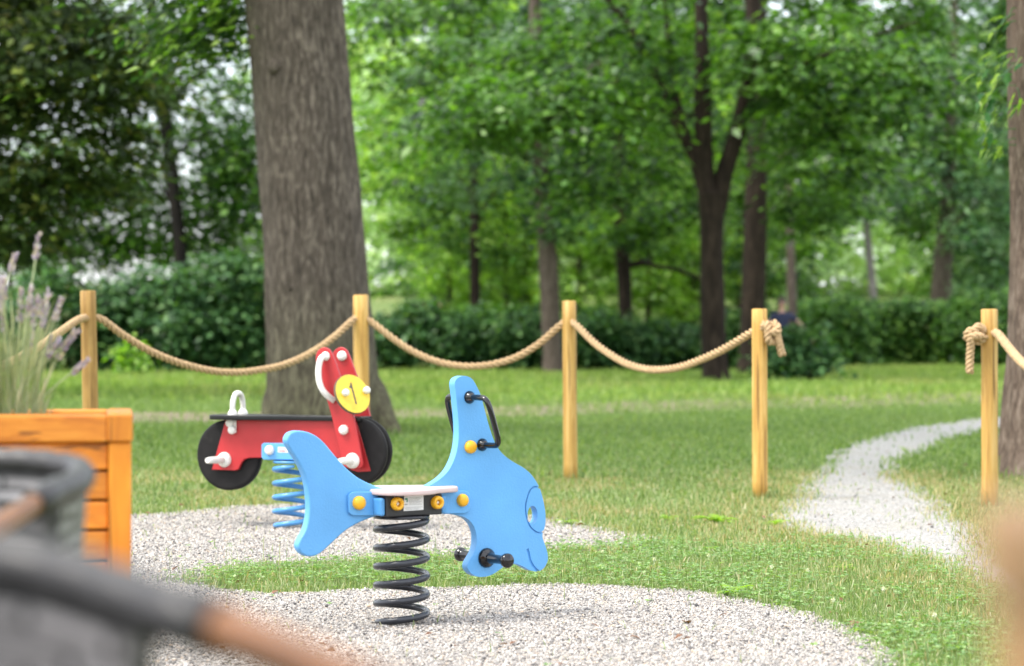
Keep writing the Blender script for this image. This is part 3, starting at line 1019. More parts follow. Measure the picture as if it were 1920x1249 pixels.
# black block and its blue side plates
hb = 0.085
b0, b1 = sco(724, hb), sco(829, hb)
zt = zs - 0.021
zb = CH - (967 - CY) / F * WD + 0.004
bc = WB + WU * ((b0 + b1) / 2) + UP * ((zt + zb) / 2)
blk = MB().box(bc, ((b1 - b0) / 2, hb, (zt - zb) / 2 - 0.001), (WU, WN, UP), 0.004).build('mounting_block', M['box_black'], whale)
for sgn, s in ((-1, b0), (1, b1)):
    c = WB + WU * (s + sgn * 0.0105) + UP * ((zt + zb) / 2 - 0.002)
    MB().box(c, (0.010, hb - 0.003, (zt - zb) / 2 - 0.006), (WU, WN, UP), 0.008, 3).build('end_plate', M['blue_steel'], whale)


def bracket(pxs, ys, side, name='bracket'):
    off = TH / 2 + 0.0005
    x0, x1 = pxs
    y0, y1 = ys
    r = 11
    pts = []
    left_round = side < 0
    cs = [(x0 + r, y0 + r, 180, 270), (x1 - r, y0 + r, 270, 360), (x1 - r, y1 - r, 0, 90), (x0 + r, y1 - r, 90, 180)]
    for cx, cy, a0, a1 in cs:
        for i in range(6):
            a = R(a0 + (a1 - a0) * i / 5)
            pts.append((cx + r * math.cos(a), cy + r * math.sin(a)))
    front = [wp(*p, 0.0125) for p in pts]
    mb = MB().slab(front, -WN * 0.012, bevel=0.003)
    back = [p - WN * (0.0125 * 2 + TH - 0.0125 + 0.0005) for p in front]
    return mb, back


for sd, xs, ys in ((-1, (654, 728), (922, 967)), (1, (822, 882), (920, 963))):
    mb, back = bracket(xs, ys, sd)
    mb.build('bracket', M['blue'], whale)
    MB().slab(back, -WN * 0.012, bevel=0.003).build('bracket', M['blue'], whale)

for (px, py, r, off) in ((672, 943, 0.0245, 0.0125), (866, 938, 0.0230, 0.0125), (881, 838, 0.0238, 0.0)):
    p = wp(px, py, off)
    MB().dome(p, WN, r, r * 0.95).build('bolt_cap', M['yellow'], whale)
    q = p - WN * (TH + 2 * off)
    MB().dome(q, -WN, r, r * 0.95).build('bolt_cap', M['yellow'], whale)
for px, py in ((743, 944.5), (818, 942)):
    p = onplane(px, py, WB + WN * hb, WN)
    g = MB().lathe([(0.0095, 0.003), (0.0095, 0.016), (0.012, 0.021), (0.018, 0.022), (0.0225, 0.017), (0.0235, 0.0)], p, WN, 28).build('bolt_ring', M['yellow'], whale)
    MB().lathe([(0.0094, 0.0), (0.0094, 0.004), (0.0055, 0.004), (0.0055, 0.011), (0, 0.012)], p, WN, 16).build('bolt', M['white'], g)

# sticker
sp = [(758, 930), (794, 928.5), (794, 956), (757, 958.5)]
bp0 = WB + WN * (hb + 0.0004)
stk = MB().slab([onplane(*p, bp0 + WN * 0.0006, WN) for p in sp], -WN * 0.0006).build('sticker', M['paper'], whale)
ip0 = bp0 + WN * 0.0009


def inkpoly(pts, mat, name):
    MB().slab([onplane(*p, ip0, WN) for p in pts], -WN * 0.0003).build(name, mat, stk)


inkpoly([(759.5, 934), (764.5, 933.8), (764.5, 941.5), (762.3, 941.6), (762.3, 937.6), (759.5, 937.8)], M['green'], 'logo')
inkpoly([(759, 945.3), (764, 945), (764, 946.8), (759, 947)], M['ink'], 'logo_lettering')
mb = MB()
for i in range(6):
    yy = 932.8 + i * 2.6
    mb.slab([onplane(*p, ip0, WN) for p in ((767, yy), (767 + 24 - (i * 7 % 5), yy - 0.9), (767 + 24 - (i * 7 % 5), yy - 0.2), (767, yy + 0.7))], -WN * 0.0003)
for i in range(3):
    yy = 951.3 + i * 2.2
    mb.slab([onplane(*p, ip0, WN) for p in ((759.5, yy), (792 - i * 4, yy - 1.3), (792 - i * 4, yy - 0.7), (759.5, yy + 0.6))], -WN * 0.0003)
mb.build('small_print', M['ink'], stk)


# spring
def coil(base, z0, z1, turns, rad, wire, a0, seg=40, flare=0.0):
    n = int(turns * seg)
    pts, rr = [], []
    for i in range(n + 1):
        t = i / n
        a = a0 + 2 * math.pi * turns * t
        e0 = min(1, t * turns / 0.7)
        z = z0 + (z1 - z0) * t
        pts.append(base + Vector((rad * math.cos(a), rad * math.sin(a), z)))
        tap = min(1, 0.55 + 0.45 * (i / (seg * 0.12)))
        tap2 = min(1, 0.55 + 0.45 * ((n - i) / (seg * 0.12)))
        rr.append(wire * min(tap, tap2))
    return pts, rr


z_top = zb - 0.016
pts, rr = coil(WB, 0.012, z_top, 5.55, 0.0900, 0.0128, R(183))
mb = MB()
mb.tube(pts, rr, 14)
mb.build('spring', M['steel_grey'], whale)
MB().lathe([(0.0, 0), (0.10, 0), (0.10, 0.011), (0.0, 0.011)], WB + UP * (zb - 0.012), UP, 32).build('spring_plate', M['steel_grey'], whale)


def d_handle(px1, px2, sgn, prot):
    a, b = wp(*px1), wp(*px2)
    if sgn < 0:
        a, b = a - WN * TH, b - WN * TH
    nn = WN * sgn
    r = 0.016
    path = [a, a + nn * (prot - 0.04), a + nn * (prot - 0.014) + (b - a) * 0.03, a + nn * prot + (b - a) * 0.16, (a + b) / 2 + nn * (prot + 0.003), a + nn * prot + (b - a) * 0.86, a + nn * (prot - 0.014) + (b - a) * 0.97, b + nn * (prot - 0.04), b]
    h = MB()
    h.tube(spline(path, 6), 0.0108, 14)
    h = h.build('handle', M['black'], whale)
    for c in (a, b):
        MB().lathe([(0.023, 0), (0.023, 0.004), (0.017, 0.011), (0.0125, 0.024), (0.010, 0.026)], c, nn, 22).build('handle_flange', M['black'], h)


d_handle((880, 745), (904, 834), 1, 0.112)
d_handle((880, 745), (904, 834), -1, 0.118)
for sgn in (1, -1):
    c = wp(912, 1046)
    if sgn < 0:
        c = c - WN * TH
    L = 0.145
    MB().lathe([(0.036, 0), (0.036, 0.006), (0.030, 0.014), (0.021, 0.021), (0.017, 0.03), (0.0155, L - 0.035), (0.019, L - 0.028), (0.0255, L - 0.022), (0.0265, L - 0.008), (0.022, L - 0.001), (0.013, L), (0.012, L + 0.003), (0.0, L + 0.003)], c, WN * sgn, 26).build('foot_peg', M['black'], whale)

# ------------------------------------------------------------------ red motorbike spring rider
BA = R(22)
BN = Vector((-math.sin(BA), -math.cos(BA), 0))
BU = Vector((math.cos(BA), -math.sin(BA), 0))
BD = 12.9
BB = Vector(((547 - CX) / F * BD, BD, 0))
bike = thing('motorbike_spring_rider', 'red and black motorbike spring rider with yellow number plate on a blue spring', 'spring rider', BB)


def bp_(px, py, off):
    return onplane(px, py, BB + BN * off, BN)


def BZ(x, y):
    return 350 + 0.29635 * x, 640 + 0.29635 * y


TB = 0.019
HW = 0.052
body = [(245, 498), (700, 498), (1072, 498), (1090, 560), (1165, 822), (1085, 828), (1040, 815), (1015, 780), (985, 745), (930, 735), (800, 735), (480, 737), (395, 738), (362, 748), (344, 772), (326, 812), (300, 818), (158, 812), (200, 660)]
for sgn in (1, -1):
    pl = [bp_(*BZ(*p), HW) for p in body]
    if sgn < 0:
        pl = [p - BN * (2 * HW - TB) for p in pl]
    MB().slab(pl, -BN * TB, bevel=0.004).build('body_panel', M['red'], bike)

# fork bars
barz = [(815, 105), (822, 70), (845, 46), (870, 38), (900, 52), (920, 85), (945, 150), (975, 235), (1010, 335), (1050, 455), (1080, 590), (1108, 740), (1112, 785), (1090, 805), (1040, 808), (1000, 795), (985, 775), (955, 640), (920, 490), (888, 375), (850, 255), (822, 150)]
HB = 0.108
bars = []
for sgn in (1, -1):
    pl = spline([bp_(*BZ(*p), HB) for p in barz], 3, True)
    if sgn < 0:
        pl = [p - BN * (2 * HB - TB) for p in pl]
    bars.append(MB().slab(pl, -BN * TB, bevel=0.004).build('fork_bar', M['red'], bike))
# spacers that tie bars to the body
for px, py in ((645, 806), (661, 864)):
    c = bp_(px, py, HB - TB)
    mb = MB()
    mb.tube([c, c - BN * (HB - TB) * 2], 0.012, 12)
    mb.build('spacer', M['white'], bike)

# wheels
for (px, py, rad, offs, th) in ((431, 853, 0.190, (0.0,), 0.05), (674, 846, 0.178, (0.034, -0.022), 0.030)):
    c0 = bp_(px, py, 0.0)
    wh = None
    for k, of in enumerate(offs):
        c = c0 + BN * (of - th / 2)
        r = rad
        mb = MB()
        mb.lathe([(0, 0), (r - 0.006, 0), (r, 0.006), (r, th - 0.006), (r - 0.006, th), (r - 0.02, th + 0.0005), (0, th + 0.0005)], c, BN, 64)
        mb.build('wheel', M['wheel'], bike)

# seat board
sz = CH - (779 - CY) / F * BD
sa = (bp_(402, 780, 0) - BB).dot(BU)
sb = (bp_(684, 780, 0) - BB).dot(BU)
plan = [(sa, 0.02), (sa + 0.01, 0.07), (sa + 0.05, 0.115), (sa + 0.2, 0.13), (sa + 0.42, 0.10), (sa + 0.55, 0.075), (sb - 0.02, 0.07), (sb, 0.05)]
outl = [BB + BU * a + BN * b + UP * sz for a, b in plan] + [BB + BU * a - BN * b + UP * sz for a, b in plan[::-1]]
# keep clear of the fork bars: the seat narrows between them
MB().slab(spline(outl, 3, True), -UP * 0.024, bevel=0.007).build('seat', M['wheel_edge'], bike)
# white hoop behind the rider
hp = bp_(446, 775, 0)
hp.z = sz
hc = [hp + BN * 0.058 - UP * 0.0, hp + BN * 0.058 + UP * 0.05, hp + BN * 0.046 + UP * 0.09, hp + BN * 0.02 + UP * 0.113, hp - BN * 0.02 + UP * 0.113, hp - BN * 0.046 + UP * 0.09, hp - BN * 0.058 + UP * 0.05, hp - BN * 0.058]
hoop = MB()
hoop.tube(spline(hc, 5), 0.0145, 14)
hoop = hoop.build('grab_hoop', M['white'], bike)
for sgn in (1, -1):
    MB().lathe([(0.026, 0.0005), (0.026, 0.012), (0.019, 0.024), (0.0145, 0.03)], hp + BN * 0.058 * sgn, UP, 20).build('hoop_foot', M['white'], hoop)
# clamps below the seat
c = bp_(431, 793, HW + 0.012)
MB().dome(c - BN * 0.012, BN, 0.026, 0.026).build('clamp', M['white'], bike)
c = bp_(436.5, 800, HW + 0.0045)
MB().box(c, (0.022, 0.004, 0.034), (BU, BN, UP), 0.003).build('clamp', M['white'], bike)
for px, py, r, of in ((436, 806, 0.024, HW + 0.009), (645, 806, 0.026, HB), (506, 844, 0.026, HW + 0.0225)):
    MB().dome(bp_(px, py, of), BN, r, r * 0.9).build('bolt_cap', M['white'], bike)


def bike_peg(px, py, of, dirv, L):
    c = bp_(px, py, of)
    p = MB().lathe([(0.041, 0), (0.041, 0.006), (0.034, 0.018), (0.02, 0.026), (0, 0.027)], c, BN, 24)
    e = c + dirv * L
    p.tube([c + BN * 0.01, c + (e - c) * 0.3 + BN * 0.01, c + (e - c) * 0.75, e], [0.021, 0.020, 0.0185, 0.015], 14)
    p.build('foot_peg', M['white'], bike)


for px, py, of in ((421, 862, HW), (661, 864, HB)):
    dv = (BN * 0.95 + BU * -0.12 + UP * 0.02)
    bike_peg(px, py, of, dv.normalized(), 0.155 if of == HW else 0.13)
    c = bp_(px, py, of) - BN * 2 * of
    MB().lathe([(0.041, 0), (0.041, 0.006), (0.034, 0.018), (0.018, 0.026), (0.017, 0.13), (0.012, 0.138), (0, 0.138)], c, -BN, 20).build('foot_peg', M['white'], bike)

# curved white grips on the bars
gp = [(611, 668), (602, 672), (597.5, 690), (598, 712), (604, 730), (614, 742), (626, 751)]
go = [HB + 0.002, HB + 0.034, HB + 0.05, HB + 0.056, HB + 0.052, HB + 0.036, HB + 0.002]
grip = MB()
grip.tube(spline([bp_(*p, o) for p, o in zip(gp, go)], 5), 0.0165, 14)
grip.build('grip', M['white'], bike)
ga, gb = bp_(611, 668, HB), bp_(627, 750, HB)
fa, fb = ga - BN * 2 * HB, gb - BN * 2 * HB
grip = MB()
grip.tube(spline([fa, fa - BN * 0.03 - UP * 0.01, fa - BN * 0.055 + (fb - fa) * 0.25, fa - BN * 0.06 + (fb - fa) * 0.55, fa - BN * 0.045 + (fb - fa) * 0.85, fb], 5), 0.0165, 14)
grip.build('grip', M['white'], bike)
MB().dome(ga - BN * (2 * HB - TB), BN, 0.027, 0.022).build('bolt_cap', M['white'], bike)
MB().dome(ga, BN, 0.024, 0.02).build('bolt_cap', M['white'], bike)

# number plate
DN = Vector((0.60, -0.72, 0.36)).normalized()
dcY = (bp_(640, 738, HB)).y - 0.03
dc = P(661.5, 738.5, dcY)
e1 = DN.cross(UP).normalized()
e2 = e1.cross(DN).normalized()
DR = 0.109
circ = [dc + (e1 * math.cos(2 * math.pi * i / 56) + e2 * math.sin(2 * math.pi * i / 56)) * DR for i in range(56)]
plate = MB().slab(circ, -DN * 0.016, bevel=0.002).build('number_plate', M['disc_core'], bike)
face = [dc + DN * 0.002 + (e1 * math.cos(2 * math.pi * i / 56) + e2 * math.sin(2 * math.pi * i / 56)) * (DR - 0.003) for i in range(56)]
MB().slab(face, -DN * 0.002).build('plate_face', M['disc_yellow'], plate)


def dpt(px, py, off):
    return onplane(px, py, dc + DN * off, DN)


one = [(656.6, 717.5), (659.0, 717.0), (661.6, 727), (669.8, 757.6), (666.8, 758.4), (659.3, 729.8), (657.6, 728.2), (654.6, 726.2), (654.6, 724.8), (656.4, 722)]
MB().slab([dpt(*p, 0.0026) for p in one], -DN * 0.0006).build('number_one', M['disc_core'], plate)
for px, py in ((645.5, 738), (685, 733.5)):
    MB().lathe([(0.0, 0), (0.017, 0), (0.019, 0.008), (0.019, 0.022), (0.014, 0.029), (0.0, 0.031)], dpt(px, py, 0.002), DN, 20).build('bolt_cap', M['white'], plate)
mb = MB()
mb.tube([dpt(645.5, 738, -0.017), bp_(640, 742, HB - TB / 2)], 0.011, 10)
mb.build('plate_rod', M['white'], bike)
mb = MB()
mb.tube([dpt(685, 733.5, -0.017), bp_(640, 742, HB - TB / 2) - BN * (2 * HB - TB)], 0.011, 10)
mb.build('plate_rod', M['white'], bike)

# blue mounting plates and spring
for sgn in (1, -1):
    off = HW + 0.022
    pts = [(490, 834), (494, 830.5), (596, 832), (600, 836), (600, 860), (595, 863), (494, 862), (490, 858)]
    pl = [bp_(*p, off) for p in pts]
    if sgn < 0:
        pl = [p - BN * (2 * off - 0.02) for p in pl]
    pln = MB().slab(pl, -BN * 0.02, bevel=0.004).build('mounting_plate', M['blue'], bike)
    if sgn > 0:
        st = MB().slab([bp_(*p, off + 0.0012) for p in ((521, 838), (541, 839), (541, 849), (521, 848.5))], -BN * 0.001).build('sticker', M['paper'], pln)
        MB().slab([bp_(*p, off + 0.0018) for p in ((523, 844.5), (535, 845), (535, 847), (523, 846.5))], -BN * 0.0005).build('red_lettering', M['red_ink'], st)
zbk = CH - (863 - CY) / F * BD
MB().box(BB + UP * (zbk + 0.03), (0.13, HW - TB - 0.001, 0.03), (BU, BN, UP), 0.003).build('mounting_block', M['blue_steel'], bike)
MB().lathe([(0, 0), (0.10, 0), (0.10, 0.012), (0, 0.012)], BB + UP * (zbk - 0.014), UP, 32).build('spring_plate', M['blue_steel'], bike)
pts, rr = coil(BB, 0.012, zbk - 0.028, 4.3, 0.092, 0.0135, R(176))
mb = MB()
mb.tube(pts, rr, 14)
mb.build('spring', M['blue_steel'], bike)

# ------------------------------------------------------------------ rope posts and ropes
POSTS = [(165, 545, 929, 29, 173), (676, 553, 898, 28.5, 680), (1067, 564, 903, 26, 1070), (1424, 579, 938, 28.5, 1425), (1855, 579.5, 956, 30.5, 1856)]
PLAB = ['darker weathered rope post behind the lavender', 'rope post behind the yellow number plate of the motorbike rider', 'rope post standing alone right of the whale handle', 'rope post with a rope knot on its right side beside the path', 'rope post with a rope end knotted on its left side at the right edge']
pinfo = []
for i, (px, yt, yb, wpx, pxb) in enumerate(POSTS):
    b = G(pxb, yb)
    d = b.y
    t = P(px, yt, d)
    r = wpx / 2 / F * d
    lean = (t - b)
    mb = MB()
    n = 10
    prof = [b + lean * (k / n) for k in range(n + 1)]
    rad = [r * (1.03 - 0.03 * k / n) * (1 + random.uniform(-0.012, 0.012)) for k in range(n + 1)]
    prof[0] = b - Vector((0, 0, 0.05))
    prof.insert(n, b + lean * (1 - 0.006 / lean.length))
    rad.insert(n, rad[-1])
    rad[-1] *= 0.88
    mb.tube(prof, rad, 28)
    o = mb.build('rope_post', M['post_old'] if i == 0 else M['post'])
    tag(o, PLAB[i], 'post', 'round wooden rope posts')
    pinfo.append((px, pxb, yt, d, r))


bx_, by_ = [], []
for px, pxb, yt, d, r in pinfo:
    b = P(pxb, 700, d)
    m = 90
    a = RNG.uniform(0, 6.283, m)
    q = r + np.abs(RNG.normal(0, 0.035, m))
    bx_.append(b.x + np.cos(a) * q)
    by_.append(d + np.sin(a) * q)
blades('grass', np.concatenate(bx_), np.concatenate(by_), 0.07, 0.0055, M['grass'], 'longer grass left standing round the feet of the rope posts', 'grass', 0.4)
for cx_, cy_, r0, m in ((-1.87, 24.8, 0.72, 700), (4.05, 17.4, 0.62, 500)):
    a = RNG.uniform(0, 6.283, m)
    q = r0 + np.abs(RNG.normal(0, 0.14, m))
    blades('grass', cx_ + np.cos(a) * q, cy_ + np.sin(a) * q, 0.09, 0.011, M['grass_far'], 'longer grass round the foot of the %s trunk' % ('big grey' if cx_ < 0 else 'right edge'), 'grass', 0.4)


def twisted(mb, path, R0, pitch, lead=0.0, strands=3, seg=8):
    """three-strand laid rope along a dense path"""
    path = [Vector(p) for p in path]
    L = 0.0
    frames = []
    up = None
    for i, p in enumerate(path):
        t = (path[min(i + 1, len(path) - 1)] - path[max(i - 1, 0)]).normalized()
        if i:
            L += (p - path[i - 1]).length
        if up is None:
            a = UP if abs(t.z) < 0.9 else Vector((1, 0, 0))
            up = (a - t * a.dot(t)).normalized()
        else:
            up = (up - t * up.dot(t)).normalized()
        frames.append((p, up.copy(), t.cross(up), L))
    for s in range(strands):
        pts = []
        for p, u, v, l in frames:
            a = 2 * math.pi * (s / strands + l / pitch)
            pts.append(p + (u * math.cos(a) + v * math.sin(a)) * R0 * 0.66)
        mb.tube(pts, R0 * 0.50, seg)


def resample(pts, step):
    out = [pts[0]]
    acc = 0
    for a, b in zip(pts[:-1], pts[1:]):
        l = (b - a).length
        while acc + l >= step:
            t = (step - acc) / l
            a = a + (b - a) * t
            out.append(a.copy())
            l = (b - a).length
            acc = 0
        acc += l
    return out


def span(pxpts, d0, d1):
    x0, x1 = pxpts[0][0], pxpts[-1][0]
    pts = []
    for x, y in pxpts:
        t = (x - x0) / (x1 - x0)
        # perspective-correct depth
        d = 1 / ((1 - t) / d0 + t / d1)
        pts.append(P(x, y, d))
    return pts


D = [p[3] for p in pinfo]
segs = []
segs += span([(-160, 750), (-60, 718), (0, 688), (60, 658), (110, 625), (145, 601), (166, 596)], 12.6, D[0])
segs += span([(166, 596), (190, 599), (230, 628), (280, 658), (330, 679), (390, 695), (440, 699), (490, 694), (540, 682), (590, 658), (630, 629), (660, 602), (676, 596)], D[0], D[1])[1:]
segs += span([(676, 596), (694, 602), (730, 630), (770, 657), (810, 675), (850, 685), (890, 687), (930, 682), (970, 669), (1010, 645), (1040, 619), (1056, 606), (1067, 602)], D[1], D[2])[1:]
segs += span([(1067, 602), (1082, 611), (1110, 639), (1140, 662), (1175, 682), (1210, 692), (1245, 693), (1280, 687), (1320, 672), (1360, 653), (1395, 632), (1412, 622), (1428, 617)], D[2], D[3])[1:]
RR = 0.0232
path = resample(spline(segs, 8), 0.012)
mb = MB()
twisted(mb, path, RR, 0.13)
rope = mb.build('rope', M['rope'])
tag(rope, 'thick sisal rope sagging between the four left posts, knotted at its right end', 'rope', 'sisal barrier ropes')
d3 = D[3] - pinfo[3][4]


def knot(pl, parent, pitch=0.08, rad=RR):
    mb = MB()
    twisted(mb, resample(spline(pl, 8), 0.008), rad, pitch)
    return mb.build('knot', M['rope'], parent)


kd = d3 - 0.02
knot([P(1428, 620, kd + 0.05), P(1436, 607, kd + 0.0), P(1440, 620, kd - 0.02), P(1441, 638, kd - 0.015), P(1449, 640, kd + 0.02), P(1451, 625, kd + 0.03), P(1446, 612, kd + 0.03), P(1452, 610, kd), P(1459, 616, kd - 0.02), P(1454, 623, kd - 0.03), P(1445, 621, kd - 0.03)], rope, 0.08)
knot([P(1446, 618, kd + 0.02), P(1451, 606, kd + 0.005), P(1456, 612, kd - 0.012), P(1457, 628, kd - 0.01), P(1461, 645, kd), P(1467, 667, kd + 0.01)], rope, 0.08)

r2 = [P(1852, 628, D[4] - pinfo[4][4] * 0.2), P(1866, 624, D[4] - pinfo[4][4] * 0.9), P(1876, 632, D[4] - 0.12), P(1890, 650, D[4] - 0.25), P(1905, 668, D[4] - 0.4), P(1925, 687, D[4] - 0.6), P(1960, 712, D[4] - 0.9), P(2010, 730, D[4] - 1.2), P(2070, 735, D[4] - 1.6), P(2130, 720, D[4] - 2.0)]
mb = MB()
twisted(mb, resample(spline(r2, 8), 0.012), 0.0245, 0.085)
rope2 = mb.build('rope', M['rope'])
tag(rope2, 'sisal rope knotted to the right edge post and running out to the right', 'rope', 'sisal barrier ropes')
kd = D[4] - 0.03
knot([P(1846, 622, kd), P(1836, 612, kd - 0.01), P(1826, 620, kd - 0.03), P(1816, 622, kd - 0.03), P(1814, 634, kd - 0.01), P(1826, 640, kd), P(1840, 638, kd - 0.01), P(1848, 628, kd)], rope2, 0.085, 0.0225)
knot([P(1842, 632, kd - 0.03), P(1830, 630, kd - 0.055), P(1821, 632, kd - 0.05), P(1820, 648, kd - 0.03), P(1818.5, 672, kd - 0.02), P(1818, 701, kd - 0.02)], rope2, 0.085, 0.0225)

# ------------------------------------------------------------------ orange planter with lavender
PD = 6.0
pc = P(225, 900, PD)              # right front corner column
PLX = -1.62
corner = Vector((P(246, 0, PD).x, PD, 0))
yaw = R(9.3)
AX = Vector((math.cos(yaw), math.sin(yaw), 0))
AY = Vector((-math.sin(yaw), math.cos(yaw), 0))
ptop = CH - (777 - CY) / F * PD
PW, PDp = 1.15, 0.40
planter = thing('planter_box', 'orange stained slatted wooden planter holding lavender', 'planter', corner - AX * PW / 2 + AY * PDp / 2)


def pl_(a, b, z):
    return corner - AX * a + AY * b + UP * z


pw = 0.028
for a in (pw, PW - pw):
    for b in (pw, PDp - pw):
        MB().box(pl_(a, b, (ptop - 0.07) / 2), (pw, pw, (ptop - 0.07) / 2), (AX, AY, UP), 0.004).build('corner_post', M['planter_v'], planter)
rz_ = ptop - 0.034
for b in (0.018, PDp - 0.018):
    MB().box(pl_(PW / 2, b, rz_), (PW / 2 + 0.003 - 0.062, 0.030, 0.034), (AX, AY, UP), 0.006).build('top_rail', M['planter'], planter)
for a in (0.028, PW - 0.028):
    MB().box(pl_(a, PDp / 2, rz_ + 0.001), (0.032, PDp / 2 + 0.014, 0.035), (AX, AY, UP), 0.006).build('top_rail', M['planter_v'], planter)
z = ptop - 0.070
while z > 0.08:
    for b in (0.024, PDp - 0.024):
        MB().box(pl_(PW / 2, b, z - 0.034), (PW / 2 - 2 * pw - 0.0005, 0.010, 0.0335), (AX, AY, UP), 0.005).build('slat', M['planter'], planter)
    for a in (0.024, PW - 0.024):
        MB().box(pl_(a, PDp / 2, z - 0.034), (0.010, PDp / 2 - 2 * pw - 0.0005, 0.0335), (AX, AY, UP), 0.005).build('slat', M['planter_v'], planter)
    z -= 0.0735
MB().box(pl_(PW / 2, PDp / 2, ptop / 2 - 0.03), (PW / 2 - 0.037, PDp / 2 - 0.037, ptop / 2 - 0.035), (AX, AY, UP)).build('liner', M['soil'], planter)

lz = ptop - 0.065


def lavender(a, b, spread, nst, hmin, hmax, label, seed, tall=()):
    rg = np.random.default_rng(seed)
    base = pl_(a, b, lz)
    t = thing('lavender_plant', label, 'lavender', base, 'lavender plants in the planter')
    n = 360
    an = rg.uniform(0, 6.283, n)
    rr_ = np.sqrt(rg.uniform(0, 1, n)) * spread
    x0, y0 = base.x + np.cos(an) * rr_ * 0.85, base.y + np.sin(an) * rr_ * 0.85
    L = rg.uniform(0.05, 0.17, n)
    dx, dy = np.cos(an) * rr_ * 1.0 + rg.normal(0, 0.05, n), np.sin(an) * rr_ * 1.0 + rg.normal(0, 0.05, n)
    dz = np.ones(n) * 0.32
    ax = np.stack([dx, dy, dz], 1)
    ax /= np.linalg.norm(ax, axis=1)[:, None]
    zb_ = lz + rg.uniform(0, 1, n) ** 1.2 * 0.24
    pos = np.stack([x0, y0, zb_], 1) + ax * L[:, None] * 0.5
    v, f = leafset(pos, np.cross(ax, rg.normal(0, 1, (n, 3))), ax, L, 0.006)
    link('foliage', npmesh('foliage', v, f, 4), M['lav_leaf'], t)
    for i in range(nst):
        a_ = rg.uniform(0, 6.283)
        q = math.sqrt(rg.uniform(0, 1)) * spread
        h = rg.uniform(hmin, hmax)
        p0 = base + Vector((math.cos(a_) * q * 0.5, math.sin(a_) * q * 0.5, 0.0))
        out = Vector((math.cos(a_) * q, math.sin(a_) * q, 0)) * rg.uniform(0.6, 1.5)
        if i < len(tall):
            out = Vector((tall[i][0], tall[i][1], 0))
            h = tall[i][2]
        p2 = p0 + out + UP * h
        pm = p0 + out * 0.4 + UP * h * 0.55
        pth_ = spline([p0, pm, p2], 4)
        mb = MB()
        mb.tube(pth_, 0.0022, 5)
        s = mb.build('flower_stem', M['lav_stem'], t)
        dirv = (p2 - pm).normalized()
        m_ = 46
        Ls = rg.uniform(0.05, 0.09)
        tt = rg.uniform(0, 1, m_)
        c = np.array(p2)[None] + np.array(dirv)[None] * ((tt - 0.7) * Ls)[:, None]
        rad = rg.normal(0, 1, (m_, 3))
        rad -= np.array(dirv)[None] * (rad @ np.array(dirv))[:, None]
        rad /= np.linalg.norm(rad, axis=1)[:, None] + 1e-6
        c += rad * (0.0055 * (1 - 0.5 * tt))[:, None]
        ax = rad * 0.8 + np.array(dirv)[None]
        v, f = leafset(c, np.cross(ax, rg.normal(0, 1, (m_, 3))), ax, 0.017, 0.010)
        fo = link('flower_spike', npmesh('flower_spike', v, f, 4), M['lav_flower'], s)


lavender(0.30, 0.17, 0.10, 22, 0.24, 0.44, 'lavender nearest the planter corner post with one tallest bloom', 11, [(0.05, 0.0, 0.50), (0.13, 0.0, 0.24), (0.19, 0.02, 0.26), (0.12, -0.02, 0.36), (0.17, 0, 0.19)])
lavender(0.44, 0.17, 0.11, 30, 0.28, 0.50, 'fuller lavender at the left edge of the picture', 12)
lavender(0.56, 0.17, 0.12, 24, 0.26, 0.48, 'lavender cut by the left picture edge behind the fuller one', 13)


